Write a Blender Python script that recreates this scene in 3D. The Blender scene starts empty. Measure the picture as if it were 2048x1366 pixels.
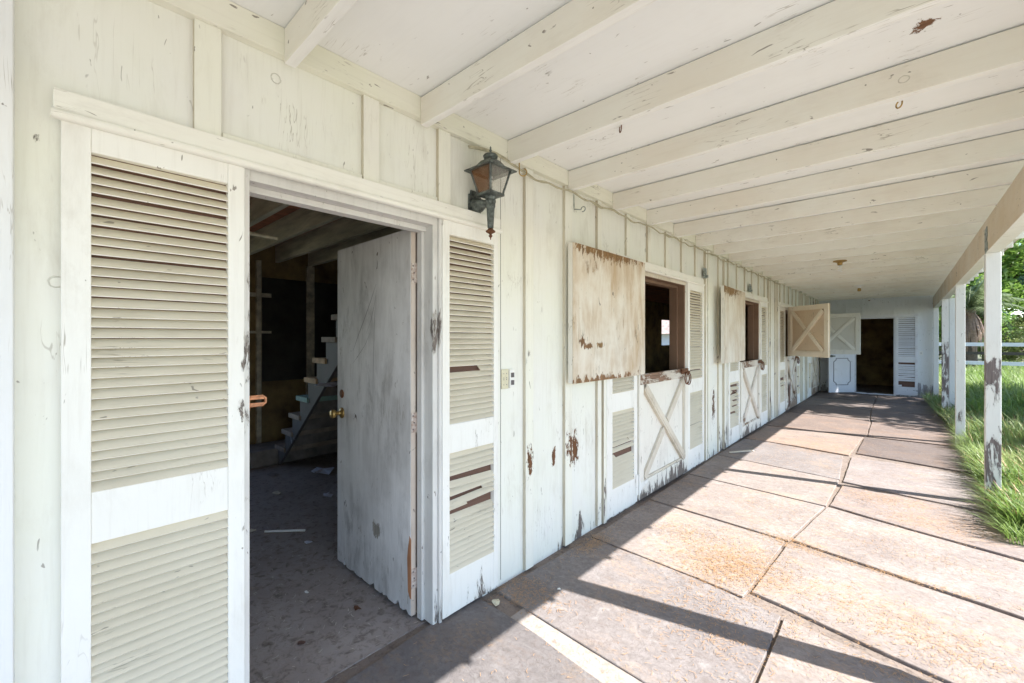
import bpy, bmesh, math, random
from mathutils import Vector, Matrix, noise as mnoise
random.seed(7)
R = math.radians
scene = bpy.context.scene
C = scene.collection
# ---------------------------------------------------------------- camera
cd = bpy.data.cameras.new('camera'); cam = bpy.data.objects.new('camera', cd); C.objects.link(cam)
cam.location = (0, 0, 1.43); cam.rotation_euler = (R(90), 0, R(42.52))
cd.sensor_width = 36; cd.lens = 36*855/2048; cd.shift_y = -5/2048; cd.clip_start = .02; cd.clip_end = 2000
scene.camera = cam
# ---------------------------------------------------------------- light
SUN_EL, SUN_AZ = 46.0, 76.0
w = bpy.data.worlds.new('World'); scene.world = w; w.use_nodes = True
wn = w.node_tree; bg = wn.nodes['Background']
sky = wn.nodes.new('ShaderNodeTexSky'); sky.sky_type = 'NISHITA'; sky.sun_disc = False
sky.sun_elevation = R(SUN_EL); sky.sun_rotation = R(SUN_AZ); sky.air_density = 1.0; sky.dust_density = .3; sky.ozone_density = 1.6
wn.links.new(sky.outputs[0], bg.inputs[0]); bg.inputs[1].default_value = 0.115
sd = bpy.data.lights.new('sun', 'SUN'); sd.energy = 4.1; sd.angle = R(.5); sd.color = (1, .97, .93)
sun = bpy.data.objects.new('sun', sd); C.objects.link(sun)
sv = Vector((math.sin(R(SUN_AZ))*math.cos(R(SUN_EL)), math.cos(R(SUN_AZ))*math.cos(R(SUN_EL)), math.sin(R(SUN_EL))))
sun.rotation_euler = sv.to_track_quat('Z', 'Y').to_euler(); sun.location = sv*30
vs = scene.view_settings
vs.view_transform = 'Standard'; vs.look = 'None'; vs.exposure = 1.83; vs.gamma = 1; vs.use_curve_mapping = False
try:
    scene.cycles.max_bounces = 14; scene.cycles.diffuse_bounces = 8; scene.cycles.transparent_max_bounces = 8
except Exception: pass

# ---------------------------------------------------------------- materials
class NT:
    def __init__(s, name):
        s.m = bpy.data.materials.new(name); s.m.use_nodes = True; s.t = s.m.node_tree
        s.b = s.t.nodes['Principled BSDF']; s.out = s.t.nodes['Material Output']
        s.pos = s.n('ShaderNodeNewGeometry').outputs['Position']
    def n(s, t, **k):
        x = s.t.nodes.new(t)
        for a, b in k.items(): setattr(x, a, b)
        return x
    def L(s, a, b): s.t.links.new(a, b)
    def vmul(s, v, sc):
        x = s.n('ShaderNodeVectorMath', operation='MULTIPLY'); s.L(v, x.inputs[0]); x.inputs[1].default_value = sc; return x.outputs[0]
    def vsub(s, v, sc):
        x = s.n('ShaderNodeVectorMath', operation='SUBTRACT'); s.L(v, x.inputs[0]); x.inputs[1].default_value = sc; return x.outputs[0]
    def noise(s, sc=(1, 1, 1), scale=1, detail=6, rough=.6, dist=0, off=(0, 0, 0)):
        v = s.vmul(s.vsub(s.pos, off), sc); x = s.n('ShaderNodeTexNoise'); s.L(v, x.inputs['Vector'])
        x.inputs['Scale'].default_value = scale; x.inputs['Detail'].default_value = detail
        x.inputs['Roughness'].default_value = rough; x.inputs['Distortion'].default_value = dist
        return x.outputs['Fac']
    def math(s, op, a, b=0, c=None, clamp=False):
        x = s.n('ShaderNodeMath', operation=op); x.use_clamp = clamp
        for i, v in enumerate((a, b) + ((c,) if c is not None else ())):
            if isinstance(v, (int, float)): x.inputs[i].default_value = v
            else: s.L(v, x.inputs[i])
        return x.outputs[0]
    def ramp(s, f, a, b, lo=0, hi=1):
        x = s.n('ShaderNodeMapRange'); x.clamp = True; s.L(f, x.inputs[0])
        x.inputs[1].default_value = a; x.inputs[2].default_value = b; x.inputs[3].default_value = lo; x.inputs[4].default_value = hi
        return x.outputs[0]
    def mix(s, f, a, b, mode='MIX'):
        x = s.n('ShaderNodeMixRGB', blend_type=mode)
        for i, v in ((0, f), (1, a), (2, b)):
            if isinstance(v, (int, float)): x.inputs[i].default_value = v
            elif isinstance(v, tuple): x.inputs[i].default_value = (*v[:3], 1)
            else: s.L(v, x.inputs[i])
        return x.outputs[0]
    def sep(s):
        x = s.n('ShaderNodeSeparateXYZ'); s.L(s.pos, x.inputs[0]); return x.outputs
    def spot(s, c, r, ns=14, amp=1.0):
        v = s.vmul(s.vsub(s.pos, c), tuple(1/q for q in r))
        l = s.n('ShaderNodeVectorMath', operation='LENGTH'); s.L(v, l.inputs[0])
        nz = s.noise((1.6, 1.6, .7), ns, 6, .75)
        return s.ramp(s.math('ADD', l.outputs['Value'], s.math('MULTIPLY', s.math('SUBTRACT', nz, .5), 5.0*amp)), .9, .75)
    def bump(s, h, strength=.3, dist=.01, prev=None):
        x = s.n('ShaderNodeBump'); x.inputs['Strength'].default_value = strength; x.inputs['Distance'].default_value = dist
        s.L(h, x.inputs['Height'])
        if prev is not None: s.L(prev, x.inputs['Normal'])
        return x.outputs[0]

AX = {'z': (1, 1, .06), 'x': (.06, 1, 1), 'y': (1, .06, 1)}
def paint(name, a, b, axis='z', chips=.0, chipcol=(.16, .135, .12), low=0, lowfull=0., knots=(), dirt=.5, dirtcol=(.20, .16, .11), stain=.0,
          staincol=(.36, .25, .13), spots=(), marks=1.0, rough=.62, grain=.35, off=(0, 0, 0), lowh=.35):
    t = NT(name); ax = AX[axis]
    sc = lambda k, m=1: tuple(k*(q if q == 1 else q*m) for q in ax)
    big = t.noise((1, 1, 1), 1.7, 4, .6, off=off)
    col = t.mix(t.ramp(big, .35, .68), a, b)
    # faint brush and grain streaks
    g = t.noise(sc(60), 1, 5, .6, .2, off=off)
    col = t.mix(t.ramp(g, .52, .80, 0, .10*max(.4, min(1.4, dirt*2))), col, dirtcol)
    # grime in soft patches
    if dirt > 0:
        d1 = t.noise(sc(7, 5), 1, 9, .72, .3, off=off)
        d2 = t.noise((1, 1, 1), 2.6, 3, .5, off=(3, 1, 2))
        m = t.math('MULTIPLY', t.ramp(d1, .50, .78), t.ramp(d2, .35, .7))
        col = t.mix(t.math('MULTIPLY', m, .75*dirt, clamp=True), col, dirtcol)
    if stain > 0:
        s1 = t.noise(sc(9, 3), 1, 8, .7, .5, off=(5, 0, 1)); s2 = t.noise((1, 1, 1), 2.2, 5, .6, off=(9, 4, 3))
        m = t.math('MULTIPLY', t.ramp(s1, .34, .62), t.ramp(s2, .34, .56))
        col = t.mix(t.math('MULTIPLY', m, stain, clamp=True), col, staincol)
    # hairline cracks along the grain
    ck = t.noise(sc(26, 1.4), 1, 3, .6, .6, off=(6, 6, 6)); ckl = t.math('MULTIPLY', t.ramp(t.math('ABSOLUTE', t.math('SUBTRACT', ck, .5)), .010, .003), t.ramp(t.noise((1, 1, 1), 3.3, 3, .6, off=(1, 9, 4)), .56, .66))
    col = t.mix(t.math('MULTIPLY', ckl, .6*marks, clamp=True), col, (.22, .18, .13))
    # short dark nicks
    n1 = t.noise(sc(34, 5.5), 1, 2, .5, 1.2, off=(1, 2, 7)); n2 = t.noise((1, 1, 1), 6, 2, .5)
    mk = t.math('MULTIPLY', t.ramp(n1, .70, .725), t.ramp(n2, .47, .55))
    vo = t.n('ShaderNodeTexVoronoi'); vo.inputs['Scale'].default_value = 11
    nv = t.n('ShaderNodeTexNoise'); nv.inputs['Scale'].default_value = 30; t.L(t.pos, nv.inputs['Vector'])
    va = t.n('ShaderNodeVectorMath', operation='MULTIPLY_ADD'); t.L(nv.outputs['Color'], va.inputs[0]); va.inputs[1].default_value = (.05, .05, .05); t.L(t.pos, va.inputs[2]); t.L(va.outputs[0], vo.inputs['Vector'])
    vc = t.n('ShaderNodeSeparateColor'); t.L(vo.outputs['Color'], vc.inputs[0])
    dots = t.math('MULTIPLY', t.ramp(t.math('DIVIDE', vo.outputs['Distance'], t.math('ADD', vc.outputs[1], .15)), .085, .06), t.ramp(vc.outputs[0], .62, .64))
    mk = t.math('MAXIMUM', mk, dots)
    col = t.mix(t.math('MULTIPLY', mk, .75*marks, clamp=True), col, (.13, .105, .085))
    h = t.math('MULTIPLY', g, .35*grain)
    if chips > 0 or low > 0:
        z = t.sep()[2]
        c1 = t.noise(sc(11, 4), 1, 10, .72, .6, off=(2, 6, 4)); c2 = t.noise((1, 1, 1), 1.9, 4, .6, off=(8, 8, 8))
        f = t.math('ADD', t.math('MULTIPLY', c1, .62), t.math('MULTIPLY', c2, .38))
        if low > 0: f = t.math('ADD', f, t.ramp(z, lowh, lowfull, 0, .16*low))
        th = .66 - .17*chips
        cm = t.ramp(f, th, th+.012)
        wood = t.mix(t.ramp(t.noise(sc(70), 1, 6, .7), .35, .65), tuple(q*.6 for q in chipcol), tuple(min(1, q*1.5) for q in chipcol))
        rim = t.ramp(t.math('ABSOLUTE', t.math('SUBTRACT', f, th-.003)), .006, .001)
        col = t.mix(t.math('MULTIPLY', rim, .5), col, (.40, .36, .31)); h = t.math('ADD', h, t.math('MULTIPLY', rim, .4))
        col = t.mix(cm, col, wood)
        h = t.math('SUBTRACT', h, t.math('MULTIPLY', cm, .6))
    for c, r in knots:
        v = t.vmul(t.vsub(t.pos, c), tuple(1/q for q in r)); l = t.n('ShaderNodeVectorMath', operation='LENGTH'); t.L(v, l.inputs[0])
        q = t.math('ADD', l.outputs['Value'], t.math('MULTIPLY', t.noise((1, 1, 1), 34, 4), .7))
        rg = t.ramp(t.math('ABSOLUTE', t.math('SUBTRACT', q, 1.3)), .16, .04)
        col = t.mix(t.math('MULTIPLY', rg, .32), col, (.25, .22, .16)); h = t.math('SUBTRACT', h, t.math('MULTIPLY', rg, .7))
    for c, r, sc_, *ns in spots:
        m = t.spot(c, r, *(ns or ()))
        col = t.mix(m, col, t.mix(t.ramp(t.noise(sc(50), 1, 6, .7), .35, .7), tuple(q*.45 for q in sc_), sc_))
        h = t.math('SUBTRACT', h, t.math('MULTIPLY', m, .8))
    t.L(col, t.b.inputs['Base Color'])
    t.b.inputs['Roughness'].default_value = rough
    t.b.inputs['Specular IOR Level'].default_value = .3
    fine = t.noise((1, 1, 1), 90, 3, .6)
    hh = t.math('ADD', h, t.math('MULTIPLY', fine, .06))
    t.L(t.bump(hh, .55, .006), t.b.inputs['Normal'])
    return t.m

def simple(name, col, rough=.6, metal=0, var=.3, sc=20, bump=.2, col2=None, stretch=(1, 1, 1)):
    t = NT(name); n = t.noise(stretch, sc, 6, .65)
    c = t.mix(t.ramp(n, .3, .7), tuple(q*(1-var) for q in col), col2 or tuple(min(1, q*(1+var)) for q in col))
    t.L(c, t.b.inputs['Base Color']); t.b.inputs['Roughness'].default_value = rough; t.b.inputs['Metallic'].default_value = metal
    t.L(t.bump(n, bump, .004), t.b.inputs['Normal'])
    return t.m

WH = (.80, .80, .76); WG = (.74, .76, .66); CR = (.78, .73, .62)
WOOD = (.20, .085, .035)
M = {}
M['wall'] = paint('wall_paint', (.80, .81, .73), (.81, .81, .77), chips=.14, low=.75, dirt=.6, dirtcol=(.30, .25, .17), marks=.8, lowh=.5,
    spots=[((-1.743, 2.571, .66), (.2, .05, .13), WOOD, 16, 1.0), ((-1.743, 2.05, .66), (.2, .035, .09), WOOD, 18), ((-1.743, 2.32, .63), (.2, .02, .06), WOOD, 20),
           ((-1.743, 5.6, .6), (.2, .05, .2), (.2, .12, .08), 18)],
    knots=[((-1.743, .02, 1.59), (.1, .016, .016)), ((-1.743, .586, 2.411), (.1, .018, .018))])
M['batten'] = paint('batten_paint', (.82, .82, .73), (.80, .79, .73), chips=.14, low=.7, dirt=.7, dirtcol=(.30, .25, .17), marks=.9, lowh=.5, off=(4, 2, 0),
    spots=[((-1.72, 2.5, .66), (.2, .07, .12), WOOD, 18), ((-1.72, 2.04, .68), (.2, .03, .08), WOOD, 20)])
M['trim'] = paint('trim_paint', (.85, .85, .80), (.81, .80, .74), axis='y', chips=.12, dirt=.55, off=(1, 1, 1))
M['casing'] = paint('casing_paint', (.70, .70, .68), (.62, .60, .58), chips=.3, low=.5, dirt=.8, dirtcol=(.16, .15, .14), off=(7, 3, 1))
M['shutter'] = paint('shutter_paint', (.84, .84, .81), (.81, .80, .76), chips=.10, low=.55, dirt=.65, dirtcol=(.30, .25, .18), off=(3, 5, 2), lowh=.3)
M['slat'] = paint('slat_paint', (.76, .70, .57), (.72, .65, .51), axis='y', chips=.05, dirt=.75, dirtcol=(.26, .20, .12), marks=.8, off=(6, 5, 2))
M['slat_end'] = paint('slat_end_paint', (.78, .79, .83), (.70, .71, .75), axis='x', low=.8, lowh=.3, chips=.12, dirt=.6, marks=.8, off=(6, 5, 2))
M['ceil'] = paint('ceiling_paint', (.86, .87, .87), (.83, .84, .84), axis='x', chips=.02, dirt=.12, marks=.8, off=(2, 2, 9), grain=.2,
    spots=[((.051, 2.196, 2.59), (.05, .035, .3), (.25, .12, .06), 20)])
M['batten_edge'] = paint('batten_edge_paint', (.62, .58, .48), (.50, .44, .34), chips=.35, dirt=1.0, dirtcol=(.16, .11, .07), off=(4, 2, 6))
M['rafter_side_shade'] = paint('rafter_side_shade_paint', (.82, .81, .75), (.78, .74, .66), axis='x', chips=.06, dirt=.4, dirtcol=(.32, .24, .15), off=(0, 7, 3), knots=[((0, 2.43, 2.52), (.018, .2, .014))])  # side faces coloured darker than the bottoms, standing in for weaker bounce light
M['rafter'] = paint('rafter_paint', (.86, .86, .84), (.83, .82, .79), axis='x', chips=.06, dirt=.35, marks=.9, off=(0, 7, 3))
M['beam'] = paint('beam_paint', (.68, .57, .42), (.76, .70, .60), axis='y', chips=.12, dirt=.6, dirtcol=(.30, .2, .1), marks=1, off=(0, 3, 3))
M['post'] = paint('post_paint', (.80, .80, .78), (.78, .77, .74), chips=.1, low=.4, dirt=.3, off=(1, 6, 0), lowh=.4)
def post_peeled(name, seed, th):
    return paint(name, (.80, .80, .78), (.76, .75, .72), chips=th, low=.64, lowfull=1.3, dirt=.4, lowh=1.72, chipcol=(.17, .14, .135), off=(seed, 4, 1))
M['post_peel'] = post_peeled('peeling_post_paint', 3, .30)
M['post_peel2'] = post_peeled("flaking_post_paint", 6, .34)
M['dutch'] = paint('dutch_paint', (.80, .79, .73), (.77, .74, .68), chips=.2, low=1.0, dirt=.5, lowh=.3, off=(2, 9, 2), spots=[((-1.7, 4.23, .47), (.2, .025, .055), WOOD, 16)])
M['brace'] = paint('brace_paint', (.68, .63, .54), (.56, .50, .41), chips=.42, chipcol=(.30, .23, .17), dirt=.9, off=(2, 3, 2))
M['dutch_worn'] = paint('worn_dutch_paint', (.72, .68, .62), (.62, .57, .50), chips=.55, chipcol=(.24, .17, .12), low=1, dirt=.9, off=(5, 9, 2))
M['lit_tan_brace'] = paint('lit_tan_brace_paint', (.80, .72, .60), (.74, .64, .50), chips=.1, dirt=.5, off=(5, 9, 7))  # lighter than its panel: depth shading put into the colour
M['lit_grey_brace'] = paint('lit_grey_brace_paint', (.74, .73, .69), (.68, .67, .62), chips=.1, dirt=.5, off=(5, 9, 9))  # grey brace lit against its panel by colour, again for depth shading
M['leaf_tan'] = paint('tan_leaf_paint', (.62, .48, .34), (.68, .55, .41), chips=.03, dirt=.3, dirtcol=(.4, .27, .15), off=(5, 9, 2))
M['leaf_grey'] = paint('grey_leaf_paint', (.56, .55, .51), (.62, .61, .57), chips=.05, dirt=.4, off=(5, 1, 2))
def ply(name, s, off, sp=()):
    t = paint(name, (.78, .76, .70), (.72, .66, .57), chips=.26, chipcol=(.40, .30, .21), dirt=1.3, dirtcol=(.33, .24, .15), stain=s, staincol=(.46, .32, .18), off=off, marks=1.2, spots=sp)
    return t
M['ply1'] = ply('stained_plywood', .85, (1, 1, 5), [((-1.65, 2.60, 1.38), (.3, .07, .025), (.30, .16, .07), 14), ((-1.65, 2.52, 1.41), (.3, .04, .03), (.28, .15, .07), 14), ((-1.65, 2.75, 1.385), (.3, .06, .025), (.36, .22, .1), 14),
   ((-1.65, 2.9, 2.09), (.3, .55, .07), (.34, .2, .09), 16), ((-1.65, 2.8, 1.12), (.3, .5, .045), (.36, .2, .1), 14)])
M['ply2'] = ply('streaked_plywood', .6, (4, 2, 5), [((-1.65, 5.9, 2.06), (.3, .5, .09), (.38, .23, .1), 16)])
M['door'] = paint('door_paint', (.80, .79, .79), (.68, .67, .66), chips=.08, low=.6, lowh=.3, dirt=1.8, dirtcol=(.13, .12, .11), stain=.45, staincol=(.33, .31, .30), off=(1, 5, 5), marks=1.3,
    spots=[((-2.2, 1.26, .36), (.05, .3, .05), (.46, .42, .36), 26, .6)])
M['door_edge'] = paint('door_edge_paint', (.62, .52, .44), (.68, .62, .56), chips=.3, chipcol=(.32, .16, .08), dirt=.7, off=(0, 5, 5))
M['door_end'] = paint('panel_door_paint', (.72, .74, .80), (.68, .70, .76), dirt=.2, off=(0, 5, 8))
M['groove'] = simple('groove_grime', (.12, .11, .11), .8)
M['end'] = paint('end_wall_paint', (.78, .80, .83), (.72, .75, .76), chips=.1, low=1.2, lowh=.75, chipcol=(.30, .29, .30), dirt=.35, off=(3, 3, 3))
M['jamb'] = paint('bare_jamb', (.17, .105, .07), (.24, .15, .10), chips=.25, chipcol=(.50, .46, .42), dirt=.8, dirtcol=(.06, .03, .02), off=(3, 3, 1))
M['rail_rot'] = paint('rotten_rail_paint', (.62, .58, .52), (.5, .43, .36), axis='y', chips=.9, chipcol=(.20, .12, .08), dirt=1, off=(3, 3, 2))
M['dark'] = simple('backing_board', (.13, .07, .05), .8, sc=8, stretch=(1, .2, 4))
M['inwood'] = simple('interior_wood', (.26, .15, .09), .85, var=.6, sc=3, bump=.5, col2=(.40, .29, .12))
M['black'] = simple('black_wood', (.05, .045, .04), .9, var=.4, sc=4)  # even near-black wood for the interior
M['joist'] = simple('joist_wood', (.62, .57, .46), .85, var=.4, sc=9, stretch=(.15, 1, 1))
M['loft'] = simple('loft_board', (.5, .2, .12), .85, var=.4, sc=5)
M['stair'] = simple('stair_wood', (.24, .21, .19), .85, var=.4, sc=8)
M['stairpaint'] = paint('stair_paint', (.16, .15, .15), (.11, .105, .10), chips=.3, chipcol=(.55, .55, .6), dirt=.6)
M['tread'] = simple('tread_wood', (.32, .26, .21), .8, var=.35, sc=9)
M['tread_tan'] = simple('tan_tread_wood', (.55, .38, .22), .8, var=.35, sc=9)
M['tread_green'] = simple('green_tread', (.30, .45, .40), .8, var=.3, sc=9)
M['iron'] = simple('lantern_metal', (.045, .055, .053), .42, .4, var=.6, sc=45, col2=(.20, .23, .22))
M['rust'] = simple('rusty_iron', (.16, .07, .035), .75, .4, var=.5, sc=40)
M['brass'] = simple('old_brass', (.42, .28, .10), .4, .8, sc=30)
M['copper'] = simple('rusted_plate', (.50, .23, .12), .5, .4, var=.4, sc=50)
M['hinge'] = simple('painted_hinge', (.52, .33, .25), .6, .1, var=.35, sc=60, col2=(.74, .70, .66))
M['steel'] = simple('dull_steel', (.30, .34, .33), .55, .5, var=.4, sc=50)
M['bulb'] = simple('bulb_white', (.8, .8, .78), .4, var=.05)
M['cream'] = simple('cream_plastic', (.66, .62, .46), .45, var=.1)
M['cable'] = simple('painted_cable', (.42, .39, .28), .6, var=.25, sc=30)
M['paper'] = simple('scrap_paper', (.62, .63, .70), .8, var=.2)
M['hose'] = simple('grey_hose', (.10, .10, .11), .5, var=.3)
def glass(name, col, alpha):
    t = NT(name); t.L(t.mix(t.ramp(t.noise((1, 1, 1), 18, 5), .3, .7), col, tuple(q*.55 for q in col)), t.b.inputs['Base Color'])
    t.b.inputs['Roughness'].default_value = .25; t.b.inputs['Alpha'].default_value = alpha
    return t.m
M['amber'] = glass('amber_glass', (.30, .13, .045), .42)
M['haze_glass'] = glass('cloudy_glass', (.80, .76, .68), .16)
# rubber mats: dusty surface with straw coloured litter; tinted per mat by object colour
def mat_mat():
    t = NT('rubber_mat'); oi = t.n('ShaderNodeObjectInfo')
    n = t.noise((1, 1, 1), 2.2, 8, .65); f = t.noise((1, 1, 1), 34, 6, .7, .8)
    col = t.mix(t.ramp(n, .3, .7), (.22, .19, .18), (.33, .29, .27))
    col = t.mix(t.ramp(f, .42, .7, 0, .75), col, (.16, .135, .12))
    s1 = t.noise((1.3, 2, 1), 1.7, 6, .65, .5, off=(4, 0, 0)); s2 = t.noise((1, 1.6, 1), 26, 6, .75, 1.2)
    m = t.math('MULTIPLY', t.ramp(s1, .50, .64), t.ramp(s2, .45, .57))
    col = t.mix(t.math('MULTIPLY', m, .8), col, (.38, .27, .19))
    for c, r_ in (((-.85, 2.93, 0), (.42, .34, 1)), ((.3, 4.7, 0), (.5, .3, 1)), ((-.05, 2.95, 0), (.4, .25, 1)), ((-.9, 6.9, 0), (.7, .5, 1)), ((-.1, 5.1, 0), (.35, .25, 1))):
        q = t.spot(c, r_, 9, .8); col = t.mix(t.math('MULTIPLY', q, t.ramp(s2, .46, .56, 0, .7)), col, (.34, .235, .165))
    # curled embossed scuffs
    v = t.noise((1, 1, 1), 13, 3, .5, 3.0, off=(1, 7, 0)); k = t.ramp(t.math('ABSOLUTE', t.math('SUBTRACT', v, .5)), .012, .0)
    k2 = t.math('MULTIPLY', k, t.ramp(t.noise((1, 1, 1), 7, 2, .5, off=(2, 2, 0)), .5, .62))
    col = t.mix(t.math('MULTIPLY', k2, .75), col, (.13, .09, .07))
    w_ = t.noise((1, 1, 1), 9, 5, .7, 1.5, off=(3, 3, 0)); col = t.mix(t.ramp(w_, .55, .68, 0, .45), col, (.385, .355, .335))
    sp = t.noise((1, 1, 1), 60, 2, .5); col = t.mix(t.ramp(sp, .70, .74, 0, .7), col, (.14, .10, .08))
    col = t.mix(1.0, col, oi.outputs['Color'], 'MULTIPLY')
    b1 = t.noise((1, 1.4, 1), 5.5, 8, .75, .8, off=(7, 2, 0)); col = t.mix(t.ramp(b1, .54, .64, 0, .45), col, (.15, .115, .10))
    t.L(col, t.b.inputs['Base Color']); t.b.inputs['Roughness'].default_value = .85
    h = t.math('ADD', t.math('MULTIPLY', f, .8), t.math('MULTIPLY', k, -.25))
    t.L(t.bump(h, .6, .006), t.b.inputs['Normal']); return t.m
M['mat'] = mat_mat()
def ground_mat(name, a, b, c, sc=3, fsc=40, bump=.5):
    t = NT(name); n = t.noise((1, 1, 1), sc, 8, .65); f = t.noise((1, 1, 1), fsc, 6, .7, .6)
    col = t.mix(t.ramp(n, .35, .65), a, b); col = t.mix(t.ramp(f, .5, .72), col, c)
    t.L(col, t.b.inputs['Base Color']); t.b.inputs['Roughness'].default_value = .9
    t.L(t.bump(f, bump, .01), t.b.inputs['Normal']); return t.m
M['slab'] = ground_mat('dusty_slab', (.18, .145, .12), (.25, .20, .17), (.08, .06, .05))
M['strip'] = ground_mat('bare_concrete', (.29, .25, .22), (.37, .33, .30), (.24, .18, .14))
M['infloor'] = ground_mat('dirt_floor', (.27, .225, .20), (.36, .31, .28), (.12, .09, .07), 2.2, 22, .8)
M['soil'] = ground_mat('soil', (.16, .14, .09), (.10, .13, .05), (.24, .2, .13), 1, 9)
M['bounce_pad'] = ground_mat('pale_bounce_pad', (.42, .39, .33), (.36, .33, .27), (.28, .26, .2), 1, 9)
M['farhill'] = ground_mat('hill', (.05, .085, .035), (.09, .12, .05), (.03, .05, .02), .3, 1.5)
def leafmat(name, a, b, c=None, tr=.35, sc=6, rough=.5):
    t = NT(name); n = t.noise((1, 1, 1), sc, 4, .7); n2 = t.noise((1, 1, 1), .8, 3, .6)
    col = t.mix(t.ramp(n, .3, .7), a, b); col = t.mix(t.ramp(n2, .45, .7, 0, .6), col, c or tuple(q*.7 for q in a))
    t.L(col, t.b.inputs['Base Color']); t.b.inputs['Roughness'].default_value = rough
    tl = t.n('ShaderNodeBsdfTranslucent'); t.L(col, tl.inputs[0]); mx = t.n('ShaderNodeMixShader'); mx.inputs[0].default_value = tr
    t.L(t.b.outputs[0], mx.inputs[1]); t.L(tl.outputs[0], mx.inputs[2]); t.L(mx.outputs[0], t.out.inputs['Surface'])
    return t.m
M['grass'] = leafmat('grass_blade', (.26, .36, .08), (.11, .20, .05), (.48, .50, .26), .45, 60)
M['leaf'] = leafmat('bright_leaf', (.24, .36, .07), (.12, .22, .045), tr=.5)
M['leafdark'] = leafmat('dark_leaf', (.05, .10, .055), (.08, .14, .07), tr=.3)
M['leafyel'] = leafmat('yellow_leaf', (.16, .21, .06), (.22, .24, .09), tr=.4)
M['frond'] = leafmat('palm_leaf', (.18, .25, .10), (.32, .36, .22), tr=.35)
M['dead'] = leafmat('dead_frond', (.26, .17, .11), (.12, .07, .04), (.35, .27, .2), tr=.1, sc=14)
M['straw'] = leafmat('straw', (.50, .30, .15), (.36, .20, .09), (.56, .40, .24), tr=.1, sc=30)
M['bark'] = simple('bark', (.10, .075, .055), .9, var=.4, sc=12, bump=.6)
M['fence'] = paint('fence_paint', (.76, .76, .80), (.66, .66, .70), axis='x', chips=.25, dirt=.4)
M['fencedark'] = simple('bare_rail', (.07, .06, .05), .9)
M['shedwall'] = simple('shed_wall', (.62, .66, .74), .8, var=.1, sc=3)
M['shedroof'] = simple('shed_roof', (.40, .30, .26), .8, var=.4, sc=6)

# ---------------------------------------------------------------- mesh helpers
def facemat(o, mats_, test):
    for m_ in mats_: o.data.materials.append(m_)
    for p in o.data.polygons: p.material_index = test(p.normal)
class MB:
    def __init__(s, tf=None): s.v = []; s.f = []; s.mi = []; s.tf = tf or (lambda x, y, z: (x, y, z)); s.k = 0
    def add(s, vs_, fs, raw=False):
        o = len(s.v); s.v += [tuple(p) if raw else tuple(s.tf(*p)) for p in vs_]
        for f in fs: s.f.append([i+o for i in f]); s.mi.append(s.k)
        return s
    def box(s, x0, x1, y0, y1, z0, z1):
        p = [(x, y, z) for x in (x0, x1) for y in (y0, y1) for z in (z0, z1)]
        return s.add(p, [(0, 1, 3, 2), (4, 6, 7, 5), (0, 4, 5, 1), (2, 3, 7, 6), (0, 2, 6, 4), (1, 5, 7, 3)])
    def prism(s, pts, fn, a, b):      # pts 2-D outline, fn(p,q,h)->xyz
        n = len(pts); v = [fn(*p, a) for p in pts] + [fn(*p, b) for p in pts]
        return s.add(v, [tuple(range(n))[::-1], tuple(range(n, 2*n))] + [(i, (i+1) % n, n+(i+1) % n, n+i) for i in range(n)])
    def tube(s, pts, r, n=8, caps=True):
        pts = [Vector(p) for p in pts]; v = []; m = len(pts)
        up = None
        for i, p in enumerate(pts):
            d = (pts[min(i+1, m-1)]-pts[max(i-1, 0)]).normalized()
            if up is None: up = d.orthogonal().normalized()
            a = (up - d*up.dot(d)).normalized(); up = a; b = d.cross(a)
            rr = r[i] if isinstance(r, (list, tuple)) else r
            v += [p+(a*math.cos(2*math.pi*k/n)+b*math.sin(2*math.pi*k/n))*rr for k in range(n)]
        f = [(i*n+k, i*n+(k+1) % n, (i+1)*n+(k+1) % n, (i+1)*n+k) for i in range(m-1) for k in range(n)]
        if caps: f += [tuple(range(n))[::-1], tuple(range((m-1)*n, m*n))]
        return s.add(v, f)
    def lathe(s, c, prof, n=20, flute=0):
        v = []; m = len(prof)
        for r, z in prof:
            for k in range(n):
                rr = r*(1-(flute if k % 2 else 0)); a = 2*math.pi*k/n
                v.append((c[0]+rr*math.cos(a), c[1]+rr*math.sin(a), z))
        f = [(i*n+k, i*n+(k+1) % n, (i+1)*n+(k+1) % n, (i+1)*n+k) for i in range(m-1) for k in range(n)]
        f += [tuple(range(n))[::-1], tuple(range((m-1)*n, m*n))]
        return s.add(v, f)
    def build(s, name, mat, parent=None, bevel=0, recalc=True, smooth=False, loc=None):
        me = bpy.data.meshes.new(name)
        wl = Vector(loc) if loc else Vector((0, 0, 0))
        if parent is not None: wl = parent['_w'] if isinstance(parent.get('_w'), Vector) else Vector(parent['_w'])
        wl = Vector(wl)
        me.from_pydata([tuple(Vector(p)-wl) for p in s.v], [], s.f)
        if recalc:
            bm = bmesh.new(); bm.from_mesh(me); bmesh.ops.recalc_face_normals(bm, faces=bm.faces); bm.to_mesh(me); bm.free()
        for m_ in (mat if isinstance(mat, list) else [mat]): me.materials.append(m_)
        if isinstance(mat, list): me.polygons.foreach_set('material_index', s.mi)
        if smooth: me.polygons.foreach_set('use_smooth', [True]*len(me.polygons))
        o = bpy.data.objects.new(name, me); C.objects.link(o)
        if parent is not None: o.parent = parent
        else: o.location = wl
        o['_w'] = tuple(wl)
        if bevel:
            b = o.modifiers.new('bevel', 'BEVEL'); b.width = bevel; b.segments = 2; b.limit_method = 'ANGLE'; b.angle_limit = R(50)
        return o
def tag(o, label=None, cat=None, group=None, kind=None):
    for k, v in (('label', label), ('category', cat), ('group', group), ('kind', kind)):
        if v: o[k] = v
    return o
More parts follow.
